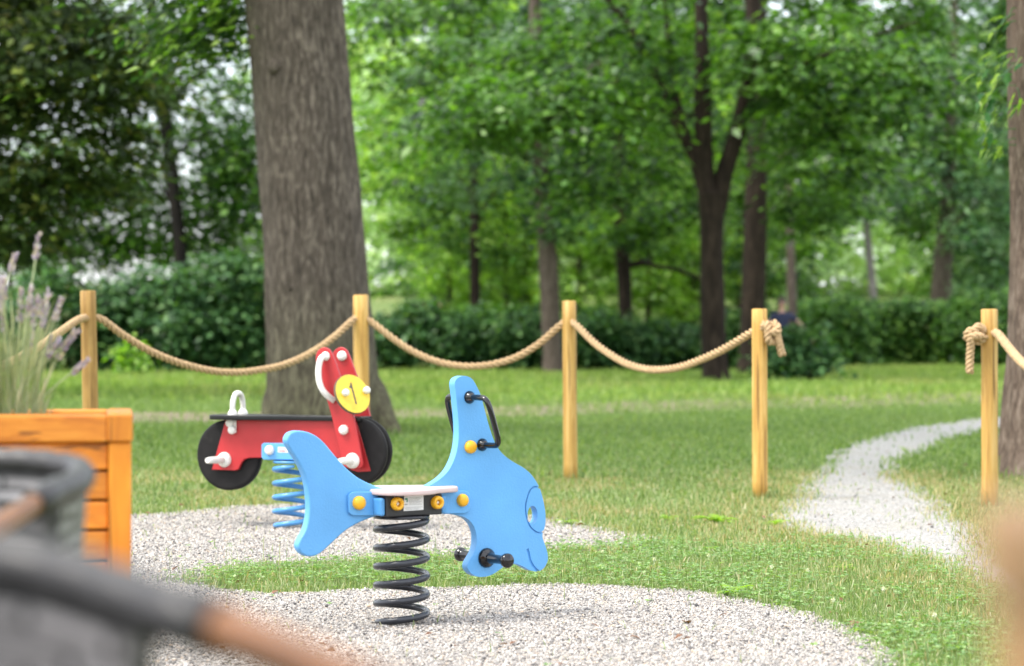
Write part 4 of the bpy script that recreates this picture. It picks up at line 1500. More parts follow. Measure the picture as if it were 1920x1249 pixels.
# ------------------------------------------------------------------ wicker armchairs
def armchair(cx, cy, heading, label, hz, drop):
    root = thing('wicker_armchair', label, 'chair', Vector((cx, cy, 0)), 'dark wicker armchairs in front of the planter', heading)

    def part(mb, name, mat, par=root):
        o = link(name, mb.mesh(name), mat)
        o.parent = par
        return o

    half = [(-0.27, 0.0), (-0.262, 0.12), (-0.215, 0.22), (-0.11, 0.272), (0.0, 0.285)]
    half = [(x, y, z) for (x, y), z in zip(half, hz)]
    full = [(x, -y, z) for x, y, z in half[::-1]] + half[1:]
    rim = spline(full, 8)
    # woven shell, two-sided with thickness
    bm = bmesh.new()
    uvl = bm.loops.layers.uv.new('UVMap')
    for side in (0, 1):
        L = 0.0
        cols = []
        for i, p in enumerate(rim):
            if i:
                L += (p - rim[i - 1]).length
            inn = Vector((p.x + 0.02, p.y, 0))
            nrm = Vector((p.x - 0.02, p.y, 0)).normalized()
            col = []
            for k in range(9):
                t = k / 8
                z = p.z + (0.39 - p.z) * t
                sh = 1 - 0.10 * t
                q = Vector((p.x * sh, p.y * sh, z)) + nrm * (0.010 if side else -0.010)
                col.append((bm.verts.new(q), (L, p.z - z)))
            cols.append(col)
        for a, b in zip(cols[:-1], cols[1:]):
            for k in range(8):
                vs = [a[k], b[k], b[k + 1], a[k + 1]]
                if side:
                    vs = vs[::-1]
                f = bm.faces.new([v[0] for v in vs])
                f.smooth = True
                for l, v in zip(f.loops, vs):
                    l[uvl].uv = v[1]
        if side == 0:
            first = cols
        else:
            for ci in (0, -1):
                for k in range(8):
                    f = bm.faces.new((first[ci][k][0], first[ci][k + 1][0], cols[ci][k + 1][0], cols[ci][k][0]))
    bmesh.ops.recalc_face_normals(bm, faces=bm.faces[:])
    me = bpy.data.meshes.new('woven_back')
    bm.to_mesh(me)
    bm.free()
    o = link('woven_back', me, M['wicker'])
    o.parent = root
    # rim wound with ribbon
    mb = MB()
    e = half[-1]
    ext = [(0.035, 0.287, e[2] - 0.012 * drop), (0.075, 0.288, e[2] - 0.027 * drop)]
    rimp = [(x, -y, z) for x, y, z in ext[::-1]] + [tuple(p) for p in rim] + ext
    rimp = [Vector(p) for p in rimp]
    rr_ = [0.021 + 0.0012 * math.sin(i * 1.9) for i in range(len(rimp))]
    mb.tube(rimp, rr_, 14)
    part(mb, 'rim', M['wicker'])
    for s in (1, -1):
        mb = MB()
        arm = [(0.070, 0.288, e[2] - 0.022 * drop), (0.12, 0.288, e[2] - 0.043 * drop), (0.19, 0.287, e[2] - 0.072 * drop), (0.26, 0.284, e[2] - 0.102 * drop), (0.33, 0.28, e[2] - 0.14 * drop), (0.355, 0.277, e[2] - 0.18)]
        mb.tube(spline([Vector((x, s * y, z)) for x, y, z in arm], 6), 0.0165, 14)
        part(mb, 'armrest', M['arm_wood'])
        mb = MB()
        mb.tube([Vector((0.353, s * 0.277, e[2] - 0.17)), Vector((0.335, s * 0.272, 0.42)), Vector((0.335, s * 0.268, 0))], [0.017, 0.017, 0.015], 12)
        part(mb, 'leg', M['wicker'])
        mb = MB()
        mb.tube([Vector((-0.18, s * 0.2, 0.40)), Vector((-0.23, s * 0.22, 0))], [0.017, 0.014], 12)
        part(mb, 'leg', M['wicker'])
    seat = [(-0.235, -0.12), (-0.235, 0.12), (-0.18, 0.21), (-0.06, 0.25), (0.30, 0.255), (0.30, -0.255), (-0.06, -0.25), (-0.18, -0.21)]
    mb = MB().slab([Vector((x, y, 0.425)) for x, y in seat], -UP * 0.05, bevel=0.012)
    part(mb, 'seat', M['wicker'])
    return root


armchair(-0.445, 1.42, R(-45), 'dark wicker armchair closest to the camera with brown armrest pointing right', (0.886, 0.886, 0.883, 0.875, 0.858), 0.42)
armchair(-0.945, 3.61, R(255), 'dark wicker armchair right in front of the planter with pale glossy armrest', (0.836, 0.836, 0.828, 0.816, 0.808), 0.55)

# near wooden upright at the right edge
nx0 = (1872 - CX) / F * 1.0
nb = Vector((nx0 + 0.05, 1.0, 0))
nw = thing('wooden_upright', 'pale brown wooden upright close to the lens in the lower right corner', 'wooden post', nb)
MB().box(nb + UP * 0.464, (0.044, 0.044, 0.464), None, 0.004).build('shaft', M['near_wood'], nw)
MB().box(nb + UP * 0.9485, (0.050, 0.050, 0.020), None, 0.006).build('cap', M['near_wood'], nw)


# ------------------------------------------------------------------ trees
def trunk_mesh(mb, pts, rad, seg=14, rough=0.06, k=5, ridge=0.0, seed=0.0):
    """swept limb with an uneven surface"""
    P_ = spline([Vector((*p[:3],)) for p in pts], k)
    Rr = spline([Vector((r, 0, 0)) for r in rad], k)
    rings = []
    n = len(P_)
    up = None
    for i in range(n):
        t = (P_[min(i + 1, n - 1)] - P_[max(i - 1, 0)]).normalized()
        if up is None:
            a = Vector((1, 0, 0)) if abs(t.x) < 0.9 else Vector((0, 1, 0))
            up = (a - t * a.dot(t)).normalized()
        else:
            up = (up - t * up.dot(t)).normalized()
        sd = t.cross(up)
        ring = []
        for s in range(seg):
            an = 2 * math.pi * s / seg
            c, sn = math.cos(an), math.sin(an)
            q = Vector((c * 1.6 + seed, sn * 1.6, P_[i].z * 0.6 + seed))
            rr_ = Rr[i].x * (1 + rough * 2 * noise.noise(q))
            if ridge:
                rr_ += ridge * (noise.noise(Vector((c * 9 + seed, sn * 9, P_[i].z * 0.8))) + 0.6 * noise.noise(Vector((c * 20 + seed, sn * 20, P_[i].z * 1.6))))
            ring.append(mb.bm.verts.new(P_[i] + (up * c + sd * sn) * rr_))
        rings.append(ring)
    for a, b in zip(rings[:-1], rings[1:]):
        for s in range(seg):
            f = mb.bm.faces.new((a[s], a[(s + 1) % seg], b[(s + 1) % seg], b[s]))
            f.smooth = True
    mb.bm.faces.new(rings[-1])


def clumps_to_mesh(name, C, out, nper, rad, L, W, rg, flat=0.4, droop=0.25):
    """leaf clumps: C centres, out directions; every clump is a drooping spray of leaves"""
    n = len(C)
    nper_a = np.maximum(3, (nper * np.exp(rg.normal(0, 0.4, n))).astype(int))
    idx = np.repeat(np.arange(n), nper_a)
    m = len(idx)
    r = (rad * np.exp(rg.normal(0, 0.3, n)))[idx]
    q = rg.normal(0, 0.55, (m, 3)) * np.stack([r, r, r * flat], 1)
    o = out[idx]
    al = np.sum(q * o, 1)
    q[:, 2] -= droop * np.maximum(0, al) * 1.3
    pos = C[idx] + q
    nrm = np.stack([rg.normal(0, 0.5, m), rg.normal(0, 0.5, m), np.ones(m)], 1) + o * 0.45
    ax = o * 0.6 + rg.normal(0, 0.7, (m, 3))
    ax[:, 2] -= 0.5
    s = np.exp(rg.normal(0, 0.25, m))
    v, f = leafset(pos, nrm, ax, L * s, W * s)
    return npmesh(name, v, f, 4)


def blob_clumps(blobs, rg, shell=0.5):
    C, O = [], []
    for (cx, cy, cz, rx, ry, rz, n) in blobs:
        q = rg.normal(0, 1, (n, 3))
        q /= np.linalg.norm(q, axis=1)[:, None]
        r = rg.uniform(0, 1, n) ** (1 / 3.0)
        r = np.where(rg.uniform(0, 1, n) < shell, rg.uniform(0.75, 1.05, n), r)
        p = q * r[:, None] * np.array([rx, ry, rz])
        C.append(p + np.array([cx, cy, cz]))
        o = q * np.array([1, 1, 0.25])
        O.append(o / (np.linalg.norm(o, axis=1)[:, None] + 1e-6))
    return np.concatenate(C), np.concatenate(O)


def px_tree(name, label, d, base_px, pts, limbs, bmat, leaf=None, seed=1, group=None, seg=16, ridge=0.0, cat='tree', base_z=None):
    """pts: list of (px, py, width_px) from the foot up, all at depth d; limbs likewise (with optional depth offset)"""
    b = P(*base_px, d)
    b.z = float(gz(b.x, d)) if base_z is None else base_z
    t = thing(name, label, cat, b, group)
    mb = MB()
    trunk_mesh(mb, [P(p[0], p[1], d) for p in pts], [p[2] / 2 / F * d for p in pts], seg, seed=seed, ridge=ridge)
    for lb in limbs:
        trunk_mesh(mb, [P(p[0], p[1], d + (p[3] if len(p) > 3 else 0)) for p in lb], [p[2] / 2 / F * d for p in lb], 10, seed=seed + 3)
    mb.build('trunk', bmat, t)
    if leaf:
        lm, blobs, nper, rad, L, W = leaf[:6]
        kw = leaf[6] if len(leaf) > 6 else {}
        rg = np.random.default_rng(seed * 17 + 5)
        wb = []
        for (px, py, dd, rpx, rd, rpy, n) in blobs:
            c = P(px, py, d + dd)
            s = (d + dd) / F
            wb.append((c.x, c.y, c.z, rpx * s, rd, rpy * s, n))
        C, O = blob_clumps(wb, rg, kw.get('shell', 0.5))
        k = C[:, 2] > gz(C[:, 0], C[:, 1]) + 0.15
        me = clumps_to_mesh('crown', C[k], O[k], nper, rad, L, W, rg, kw.get('flat', 0.4), kw.get('droop', 0.25))
        link('crown', me, M[lm], t)
    return t


# the big trunk
def big_tree():
    d = 24.8
    b = Vector(((600 - CX) / F * d, d, 0))
    t = thing('park_tree', 'huge grey barked tree trunk behind the red motorbike rider', 'tree', b)
    mb = MB()
    pts = [(618, 830, 262), (616, 800, 236), (610, 765, 224), (607, 720, 212), (602, 640, 204), (594, 545, 195), (587, 420, 190), (578, 300, 186), (568, 180, 182), (556, 60, 180), (548, -60, 182), (538, -260, 186), (530, -420, 190)]
    trunk_mesh(mb, [P(p[0], p[1], d) for p in pts], [p[2] / 2 / F * d for p in pts], 110, 0.025, 12, 0.02, 4.2)
    # root flares
    for (x0, y0, x1, y1, w0, w1, dd) in ((690, 740, 752, 822, 70, 20, -0.35), (650, 760, 668, 832, 80, 34, -0.55), (560, 760, 548, 830, 80, 30, -0.55), (525, 750, 492, 820, 66, 20, -0.2)):
        trunk_mesh(mb, [P(x0 - (x1 - x0) * 0.6, y0 - 90, d), P(x0, y0, d + dd * 0.3), P((x0 + x1) / 2, (y0 + y1) / 2 + 8, d + dd * 0.8), P(x1, y1 + 6, d + dd)], [w0 * 0.5 / 2 / F * d, w0 / 2 / F * d, (w0 + w1) / 4 / F * d, w1 / 2 / F * d], 20, 0.06, 6, 0.006, 2.0)
    # knot scars
    for (px, py, r) in ((518, 125, 13), (540, 250, 9), (546, 540, 8), (640, 610, 7)):
        c = P(px, py, d - 0.36)
        e = P(px, py, d - 0.50)
        trunk_mesh(mb, [c, (c + e) / 2, e], [r * 1.3 / F * d, r * 1.1 / F * d, r * 0.4 / F * d], 12, 0.2, 4)
    # main limbs above the picture
    top = P(530, -400, d)
    for (dx, dy, dz, r) in ((-4.5, -2, 3.0, 0.28), (4.2, -2.5, 2.6, 0.26), (1.0, 4.0, 3.6, 0.3), (-1.5, -5.0, 3.2, 0.25), (0.3, 0.4, 6.5, 0.34)):
        e = top + Vector((dx, dy, dz))
        trunk_mesh(mb, [top - UP * 0.8, top + Vector((dx * 0.35, dy * 0.35, dz * 0.45)), e], [r * 1.5, r, r * 0.45], 12, 0.08)
    mb.build('trunk', M['bark_big'], t)
    rg = np.random.default_rng(3)
    blobs = [(top.x - 4.5, d - 2, 10, 3.6, 3.6, 2.4, 110), (top.x + 4.2, d - 2.5, 9.8, 3.6, 3.6, 2.4, 110), (top.x + 1, d + 4, 11, 4, 4, 2.6, 110), (top.x - 1, d - 5, 10.5, 3.6, 3.6, 2.2, 100), (top.x + 6.5, d + 1.5, 10.5, 3, 3, 2, 80), (top.x, d, 14, 5, 5, 3, 150), (top.x - 6.5, d - 6, 10, 3.4, 3.4, 2, 90), (top.x - 1.5, d - 7.5, 10, 3, 3, 1.8, 80), (top.x - 8, d - 1, 10.5, 3.2, 3.2, 2, 80)]  # last three clusters widen the unseen crown, added to shade the lawn
    C, O = blob_clumps(blobs, rg)
    # low bright sprays hanging left of the trunk
    s = d / F
    for (px, py, dd, rp, n) in ((385, 10, 0.5, 62, 16), (365, 75, 0.6, 40, 9), (420, 40, 1.0, 48, 10), (330, 30, 1.2, 30, 5), (365, -60, 0.3, 90, 20)):
        c = P(px, py, d + dd)
        q = rg.normal(0, 0.5, (n, 3)) * np.array([rp * s, 0.6, rp * s * 0.8])
        C = np.concatenate([C, np.array(c)[None] + q])
        O = np.concatenate([O, np.tile(np.array([[-0.7, -0.6, -0.2]]), (n, 1))])
    me = clumps_to_mesh('crown', C, O, 55, 0.62, 0.13, 0.055, rg, 0.4, 0.35)
    link('crown', me, M['leaf_bright'], t)


big_tree()

# the trunk at the right edge with its young sprouts
d = 17.4
rt = thing('park_tree', 'brown scaly tree trunk cut by the right picture edge', 'tree', Vector(((2015 - CX) / F * d, d, 0)))
mb = MB()
pts = [(2018, 915, 330), (2016, 880, 296), (2012, 820, 262), (2010, 740, 244), (2009, 650, 230), (2008, 500, 224), (2009, 350, 226), (2007, 200, 228), (2006, 60, 228), (2006, -100, 230), (2000, -400, 220)]
trunk_mesh(mb, [P(p[0], p[1], d) for p in pts], [p[2] / 2 / F * d for p in pts], 96, 0.03, 10, 0.016, 9.1)
top = P(2000, -380, d)
for (dx, dy, dz, r) in ((-3, -1, 2.6, 0.16), (2.5, 1, 3, 0.18), (0.5, 3.5, 3, 0.16)):
    trunk_mesh(mb, [top - UP * 0.6, top + Vector((dx * 0.4, dy * 0.4, dz * 0.5)), top + Vector((dx, dy, dz))], [r * 1.6, r, r * 0.4], 10, 0.08)
mb.build('trunk', M['bark_right'], rt)
rg = np.random.default_rng(8)
C, O = blob_clumps([(top.x - 2.6, d - 1, 8.3, 3.0, 3, 1.6, 60), (top.x + 2.5, d + 1, 9, 3.4, 3.4, 2, 70), (top.x, d + 3.5, 9, 3.4, 3.4, 2, 70)], rg)
link('crown', clumps_to_mesh('crown', C, O, 60, 0.5, 0.11, 0.05, rg), M['leaf_mid'], rt)


def sprout(px, py, dd, n, L, az, seed, par):
    rg_ = random.Random(seed)
    b = P(px, py, d + dd)
    mb = MB()
    root = P(1905, py - 20, d - 0.30)
    mb.tube(spline([root, (root + b) / 2 + UP * 0.03, b], 4), 0.004, 5)
    for i in range(n):
        a = az + rg_.uniform(-1.3, 1.3)
        blade_leaf(mb, b + Vector((rg_.uniform(-0.05, 0.05), rg_.uniform(-0.05, 0.05), rg_.uniform(-0.05, 0.05))), (math.cos(a), math.sin(a) * 0.5 - 0.25, rg_.uniform(-1.3, 0.1)), L * rg_.uniform(0.7, 1.2), L * 0.45, 0.8, 5)
    mb.build('sprout', M['leaf_sprout'], par)


for i, (px, py, dd, n, L, az) in enumerate([(1890, 35, -0.35, 7, 0.10, 2.6), (1878, 60, -0.3, 6, 0.08, 3.1), (1905, 110, -0.5, 6, 0.12, 2.9), (1842, 138, -0.2, 6, 0.09, 3.4), (1868, 112, -0.2, 5, 0.09, 3.0), (1880, 150, -0.45, 6, 0.12, 3.2), (1852, 180, -0.3, 7, 0.12, 3.5), (1912, 185, -0.55, 6, 0.12, 3.0), (1848, 225, -0.35, 7, 0.10, 3.6), (1875, 210, -0.3, 5, 0.08, 2.8), (1862, 262, -0.3, 8, 0.10, 3.3), (1880, 280, -0.35, 5, 0.08, 2.9), (1855, 292, -0.2, 4, 0.07, 3.6)]):
    sprout(px, py, dd, n, L, az, i, rt)

# forked tree
px_tree('forked_tree', 'dark forked tree dividing into two upright limbs right of centre', 51, (1340, 712),
        [(1342, 722, 66), (1341, 700, 52), (1338, 640, 46), (1336, 560, 45), (1335, 470, 45), (1335, 400, 48), (1334, 360, 52)],
        [[(1330, 395, 38), (1322, 320, 36), (1318, 230, 33), (1317, 120, 30), (1315, 0, 26), (1312, -160, 26), (1310, -330, 16)],
         [(1344, 395, 36), (1360, 320, 34), (1385, 240, 32), (1403, 160, 30), (1410, 60, 27), (1412, -60, 28), (1420, -260, 20)],
         [(1318, 350, 26), (1300, 290, 24), (1272, 235, 22), (1240, 165, 20), (1205, 90, 17), (1165, 30, 14), (1110, -40, 10), (1050, -120, 7)],
         [(1300, 290, 16), (1272, 200, 14), (1258, 130, 12), (1250, 40, 9), (1240, -60, 7)],
         [(1400, 160, 10, 0), (1450, 145, 7, -0.8), (1530, 110, 8, -1.5), (1620, 75, 6, -2), (1720, 40, 4, -2.4)],
         [(1310, 220, 7, -0.2), (1220, 205, 5, -1), (1120, 215, 6, -1.6), (1000, 225, 5, -2), (900, 235, 3, -2.4)]],
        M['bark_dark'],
        ('leaf_mid', [(1010, 190, -1.5, 200, 1.6, 70, 46), (880, 240, -1.0, 120, 1.2, 60, 26), (1160, 290, 2.2, 130, 1.4, 70, 24), (1120, 110, 2.4, 220, 1.8, 90, 50), (1560, 130, -1.0, 210, 2, 110, 50), (1700, 190, 0.0, 170, 2, 110, 36), (1520, 290, 1.4, 150, 1.6, 80, 24), (1340, 80, 3.0, 240, 1.4, 170, 46), (1340, -150, 3, 560, 3, 110, 110), (780, 10, 6, 130, 2, 60, 34), (1640, 0, 3, 170, 2, 70, 44), (1080, 360, 0.5, 90, 1, 50, 12), (1250, -30, -1.2, 110, 0.7, 40, 6), (1490, 135, -1.2, 130, 0.7, 40, 15), (1100, 205, -1.4, 170, 0.6, 40, 20), (1205, 70, -0.9, 70, 0.5, 60, 9), (1410, 40, -0.9, 45, 0.4, 50, 4), (1260, 170, -1.0, 40, 0.4, 50, 3)],
         42, 0.66, 0.22, 0.11, {'flat': 0.35, 'droop': 0.5}), seed=2)

MIDG = 'tree trunks standing before the hedges'
# leaning dark trunk on the left
px_tree('leaning_tree', 'thin black leaning trunk left of the big tree against bright sky gaps', 68, (348, 685),
        [(352, 702, 32), (350, 640, 28), (342, 540, 25), (336, 450, 24), (324, 340, 25), (312, 240, 25), (298, 150, 36), (290, 90, 28), (280, -40, 22), (270, -200, 16)],
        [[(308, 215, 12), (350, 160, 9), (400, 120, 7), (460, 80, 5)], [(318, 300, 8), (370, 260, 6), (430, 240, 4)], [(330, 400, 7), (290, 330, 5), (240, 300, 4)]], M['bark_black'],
        ('leaf_mid', [(250, 240, 1, 200, 2, 130, 48), (430, 190, 1, 140, 2, 140, 44), (210, 400, 2, 170, 1.6, 70, 22), (420, 380, 1.6, 90, 1.5, 110, 17), (300, 60, 1.5, 330, 3, 110, 70), (120, 330, 2, 150, 2, 130, 40), (440, 300, 0.5, 50, 1, 90, 16), (290, 280, 3, 240, 2, 200, 230), (420, 230, 2.5, 90, 1.5, 120, 40), (270, 420, 3, 230, 2, 80, 110), (130, 460, 3, 190, 2, 50, 90), (340, 455, 2.5, 130, 1.5, 40, 40), (440, 330, 2, 60, 1.5, 150, 50)], 24, 0.7, 0.22, 0.12, {'flat': 0.6, 'shell': 0.2}), seed=5, group=None)
# dark crown filling the upper left corner
px_tree('dark_tree', 'dark crowned tree filling the upper left corner', 40, (-330, 740),
        [(-330, 745, 90), (-325, 640, 70), (-315, 400, 62), (-310, 100, 56), (-300, -260, 40)],
        [[(-315, 300, 26), (-180, 200, 20), (-20, 160, 14), (120, 150, 9), (250, 165, 5)], [(-315, 430, 22), (-200, 370, 16), (-60, 340, 11), (90, 350, 6)], [(-310, 120, 26), (-150, 20, 18), (40, -20, 12), (230, -30, 6)]], M['bark_dark'],
        ('leaf_dark', [(30, 110, -1, 260, 2.2, 120, 95), (60, 290, -0.5, 200, 1.8, 110, 62), (-40, 420, 0, 190, 1.8, 80, 36), (180, 40, 0.5, 170, 2, 90, 46), (0, -120, 0, 420, 4, 140, 120), (-250, 100, 0, 260, 3, 320, 110), (230, 170, 1, 80, 1.2, 60, 12)], 70, 0.66, 0.19, 0.09, {'flat': 0.32, 'droop': 0.35}), seed=6)

# middle trunks
px_tree('park_tree', 'grey brown straight trunk just left of the lone rope post', 62, (1035, 695),
        [(1037, 704, 46), (1036, 670, 38), (1033, 600, 37), (1029, 500, 35), (1022, 400, 33), (1016, 310, 30), (1010, 200, 27), (1004, 60, 24), (1000, -120, 18)],
        [[(1018, 320, 12), (960, 270, 9), (890, 250, 6)], [(1012, 220, 12), (1070, 150, 9), (1140, 110, 6)]], M['bark_mid'],
        ('leaf_cool', [(960, 330, 1, 170, 1.8, 70, 34), (1080, 380, -0.8, 90, 1.2, 80, 16), (900, 170, 0, 220, 2.2, 120, 60), (1080, 120, 2, 220, 2, 140, 60), (1000, -120, 1, 420, 3, 130, 46)], 42, 0.66, 0.22, 0.11, {'flat': 0.35, 'droop': 0.5}), seed=7, group=MIDG)
px_tree('park_tree', 'thin black trunk seen between the second rope post and the lone one', 70, (891, 690),
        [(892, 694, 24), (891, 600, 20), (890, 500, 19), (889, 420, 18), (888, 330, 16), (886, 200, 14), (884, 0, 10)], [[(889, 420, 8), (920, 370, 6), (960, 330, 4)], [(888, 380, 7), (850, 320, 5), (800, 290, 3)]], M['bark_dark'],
        ('leaf_bright', [(800, 250, 2, 150, 2.5, 160, 58), (760, 90, 1, 140, 2.5, 110, 66), (900, 330, 2.4, 140, 1.8, 90, 36), (840, 430, 1.5, 110, 1.6, 60, 20), (880, -60, 0, 330, 3, 120, 46)], 42, 0.66, 0.23, 0.115, {'flat': 0.4, 'droop': 0.4}), seed=8, group=MIDG)
px_tree('park_tree', 'dark trunk with a side branch to the right, left of the forked tree', 68, (1175, 690),
        [(1177, 694, 34), (1175, 620, 28), (1171, 540, 27), (1168, 480, 27), (1164, 410, 24), (1160, 300, 20), (1152, 120, 15), (1150, -40, 10)],
        [[(1170, 500, 13), (1205, 493, 12), (1232, 500, 9), (1270, 506, 8), (1320, 525, 6)], [(1163, 410, 9), (1130, 350, 7), (1090, 320, 4)]], M['bark_dark'],
        ('leaf_mid', [(1190, 400, -1.0, 90, 1.0, 60, 16), (1230, 350, 2, 150, 2, 80, 34), (1120, 250, 2, 190, 2, 120, 46), (1260, 210, 2.5, 170, 2, 130, 44), (1170, -20, 1, 330, 3, 120, 46), (1200, 455, -1, 40, 0.6, 26, 6)], 42, 0.66, 0.23, 0.115, {'flat': 0.35, 'droop': 0.5}), seed=9, group=MIDG)
px_tree('park_tree', 'thick dark trunk close behind the forked tree on its right', 60, (1412, 690),
        [(1410, 702, 66), (1410, 660, 52), (1412, 560, 46), (1415, 450, 44), (1417, 360, 42), (1420, 250, 34), (1424, 100, 26), (1430, -80, 18)], [[(1418, 340, 14), (1470, 290, 10), (1540, 260, 6)]], M['bark_dark'],
        ('leaf_mid', [(1480, 370, 2, 120, 2, 90, 34), (1590, 320, 1.5, 140, 2, 90, 38), (1440, 180, 3, 200, 2, 150, 60), (1450, -60, 2, 350, 3, 120, 46)], 42, 0.66, 0.23, 0.115, {'flat': 0.4, 'droop': 0.45}), seed=10, group=MIDG)
px_tree('park_tree', 'grey trunk rising behind the clipped hedge left of the right edge post', 82, (1762, 668),
        [(1760, 676, 44), (1762, 600, 38), (1765, 530, 36), (1770, 470, 34), (1776, 380, 28), (1784, 200, 22), (1790, 0, 14)], [[(1772, 440, 12), (1820, 390, 9), (1870, 370, 5)]], M['bark_mid'],
        ('leaf_cool', [(1800, 300, -1, 150, 2, 120, 60), (1850, 420, -2, 70, 1.5, 60, 22), (1700, 330, 0, 120, 2, 90, 34), (1760, 120, 1, 260, 3, 140, 80), (1790, -60, 1, 300, 3, 120, 44), (1860, 520, -2, 50, 1.2, 60, 16)], 40, 0.72, 0.25, 0.125, {'flat': 0.4, 'droop': 0.4}), seed=11, group=MIDG)
px_tree('park_tree', 'slim pale trunk in the light gap above the clipped hedge', 92, (1640, 660),
        [(1644, 650, 18), (1640, 580, 16), (1634, 520, 15), (1628, 460, 14), (1622, 380, 12), (1612, 240, 9)], [], M['bark_pale'],
        ('leaf_cool', [(1600, 330, 0, 120, 2, 80, 34), (1650, 220, 0, 190, 2.5, 100, 50), (1620, 60, 0, 240, 3, 110, 50)], 38, 0.72, 0.25, 0.125, {'flat': 0.4}), seed=12, group=MIDG)
px_tree('park_tree', 'thin grey trunk behind the person in navy', 74, (1486, 690),
        [(1488, 688, 22), (1486, 600, 18), (1484, 520, 17), (1482, 440, 15), (1478, 320, 12)], [], M['bark_mid'],
        ('leaf_bright', [(1480, 420, 3, 80, 1.5, 60, 14), (1500, 300, 3, 140, 2, 90, 30), (1480, 160, 2, 170, 2, 110, 36)], 42, 0.66, 0.23, 0.115, {'flat': 0.4}), seed=13, group=MIDG)


# far trees: four crowns, copied in a row
def free_tree(name, label, loc, H, crown_lo, rad, lm, bm_, n, nper, L, seed, group):
    t = thing(name, label, 'tree', loc, group)
    mb = MB()
    trunk_mesh(mb, [(0, 0, -0.2), (0.05, 0, H * 0.25), (0.1, 0.1, H * 0.55), (0, 0, H * 0.9)], [0.26, 0.21, 0.14, 0.03], 10, 0.08, 4, seed=seed)
    rg = np.random.default_rng(seed)
    for i in range(6):
        a = i * 2.4
        z0 = H * (0.25 + 0.09 * i)
        trunk_mesh(mb, [(0.05, 0, z0), (math.cos(a) * rad * 0.4, math.sin(a) * rad * 0.4, z0 + 0.7), (math.cos(a) * rad * 0.8, math.sin(a) * rad * 0.8, z0 + 1.0)], [0.09, 0.06, 0.02], 6, 0.05, 3)
    o = link('trunk', mb.mesh('trunk'), bm_)
    o.parent = t
    blobs = []
    for i in range(9):
        a = i * 2.4 + seed
        z0 = crown_lo + (H - crown_lo) * (0.08 + 0.1 * i)
        rr_ = rad * (0.62 if i < 6 else 0.4)
        blobs.append((math.cos(a) * rr_, math.sin(a) * rr_, z0, rad * 0.55, rad * 0.55, (H - crown_lo) * 0.13, n // 9))
    C, O = blob_clumps(blobs, rg)
    o = link('crown', clumps_to_mesh('crown', C, O, nper, 0.75, L, L * 0.5, rg, 0.4, 0.4), M[lm])
    o.parent = t
    return t


def copy_tree(t, loc, rz, sc_, label):
    r = t.copy()
    COL.objects.link(r)
    r.location = loc
    r.rotation_euler = (0, 0, rz)
    r.scale = (sc_, sc_, sc_)
    r['label'] = label
    for ch in t.children:
        c = ch.copy()
        COL.objects.link(c)
        c.parent = r
    return r


FARG = 'lit trees beyond the hedges'


def far_loc(px, d):
    x = (px - CX) / F * d
    return Vector((x, d, float(gz(x, d))))


FARSPEC = [
    ('leaf_bright', 900, 104, 12.5, 1.2, 1.05, 'yellow green tree behind the thin black trunk'),
    ('leaf_mid', 990, 92, 12.5, 2.0, 0.9, 'greener tree left behind the lone rope post'),
    ('leaf_bright', 1260, 94, 12.5, 4.0, 1.0, 'yellow green tree left behind the forked tree'),
    ('leaf_mid', 1390, 108, 12.5, 5.0, 1.1, 'far green tree right behind the forked tree'),
    ('leaf_mid', 1880, 100, 12.5, 1.9, 1.1, 'green tree far behind the right edge post'),
]
FARSPEC += [
    ('leaf_bright', 845, 84, 0, 2.1, 0.40, 'young lit tree left of the thin black trunk'),
    ('leaf_bright', 950, 86, 0, 3.1, 0.40, 'young lit tree between the thin black trunk and the lone post'),
    ('leaf_bright', 1085, 84, 0, 4.1, 0.40, 'young tree just right of the lone post, behind the shrubs'),
    ('leaf_bright', 1215, 86, 0, 5.1, 0.42, 'young lit tree left of the forked trunk'),
    ('leaf_bright', 1300, 90, 0, 0.4, 0.36, 'youngest lit tree behind the forked trunk'),
    ('leaf_cool', 1860, 92, 0, 2.4, 0.48, 'young cool green tree between the right edge post and trunk'),
    ('leaf_cool', 20, 84, 0, 3.4, 0.40, 'young cool green tree at the left edge behind the lavender'),
    ('leaf_bright', 440, 88, 0, 0.8, 0.42, 'young lit tree between the leaning and the big trunk'),
]
protos = {}
for i, (lm, px, d_, H, rz, s_, lab) in enumerate(FARSPEC):
    if lm not in protos:
        protos[lm] = free_tree('lit_tree', lab, far_loc(px, d_), 17.0, 1.0, 4.3, lm, M['bark_dark'], 320, 40, 0.36, 20 + i, FARG)
        protos[lm].rotation_euler = (0, 0, rz)
        protos[lm].scale = (s_,) * 3
    else:
        copy_tree(protos[lm], far_loc(px, d_), rz, s_, lab)

# the wood that closes the view on the right
rg = np.random.default_rng(44)
blobs = []
for i in range(40):
    px = 640 + i * 40 + rg.uniform(-20, 20)
    d_ = rg.uniform(135, 165)
    for k in range(3):
        c = far_loc(px + rg.uniform(-40, 40), d_)
        blobs.append((c.x, c.y, c.z + 2 + k * 5.5, 4.5, 3, 3.4, 26))
C, O = blob_clumps(blobs, rg)
tag(link('far_wood', clumps_to_mesh('far_wood', C, O, 26, 1.3, 0.6, 0.36, rg, 0.5), M['leaf_pale']), 'pale far wood closing the view behind the park', 'wood', kind='stuff')


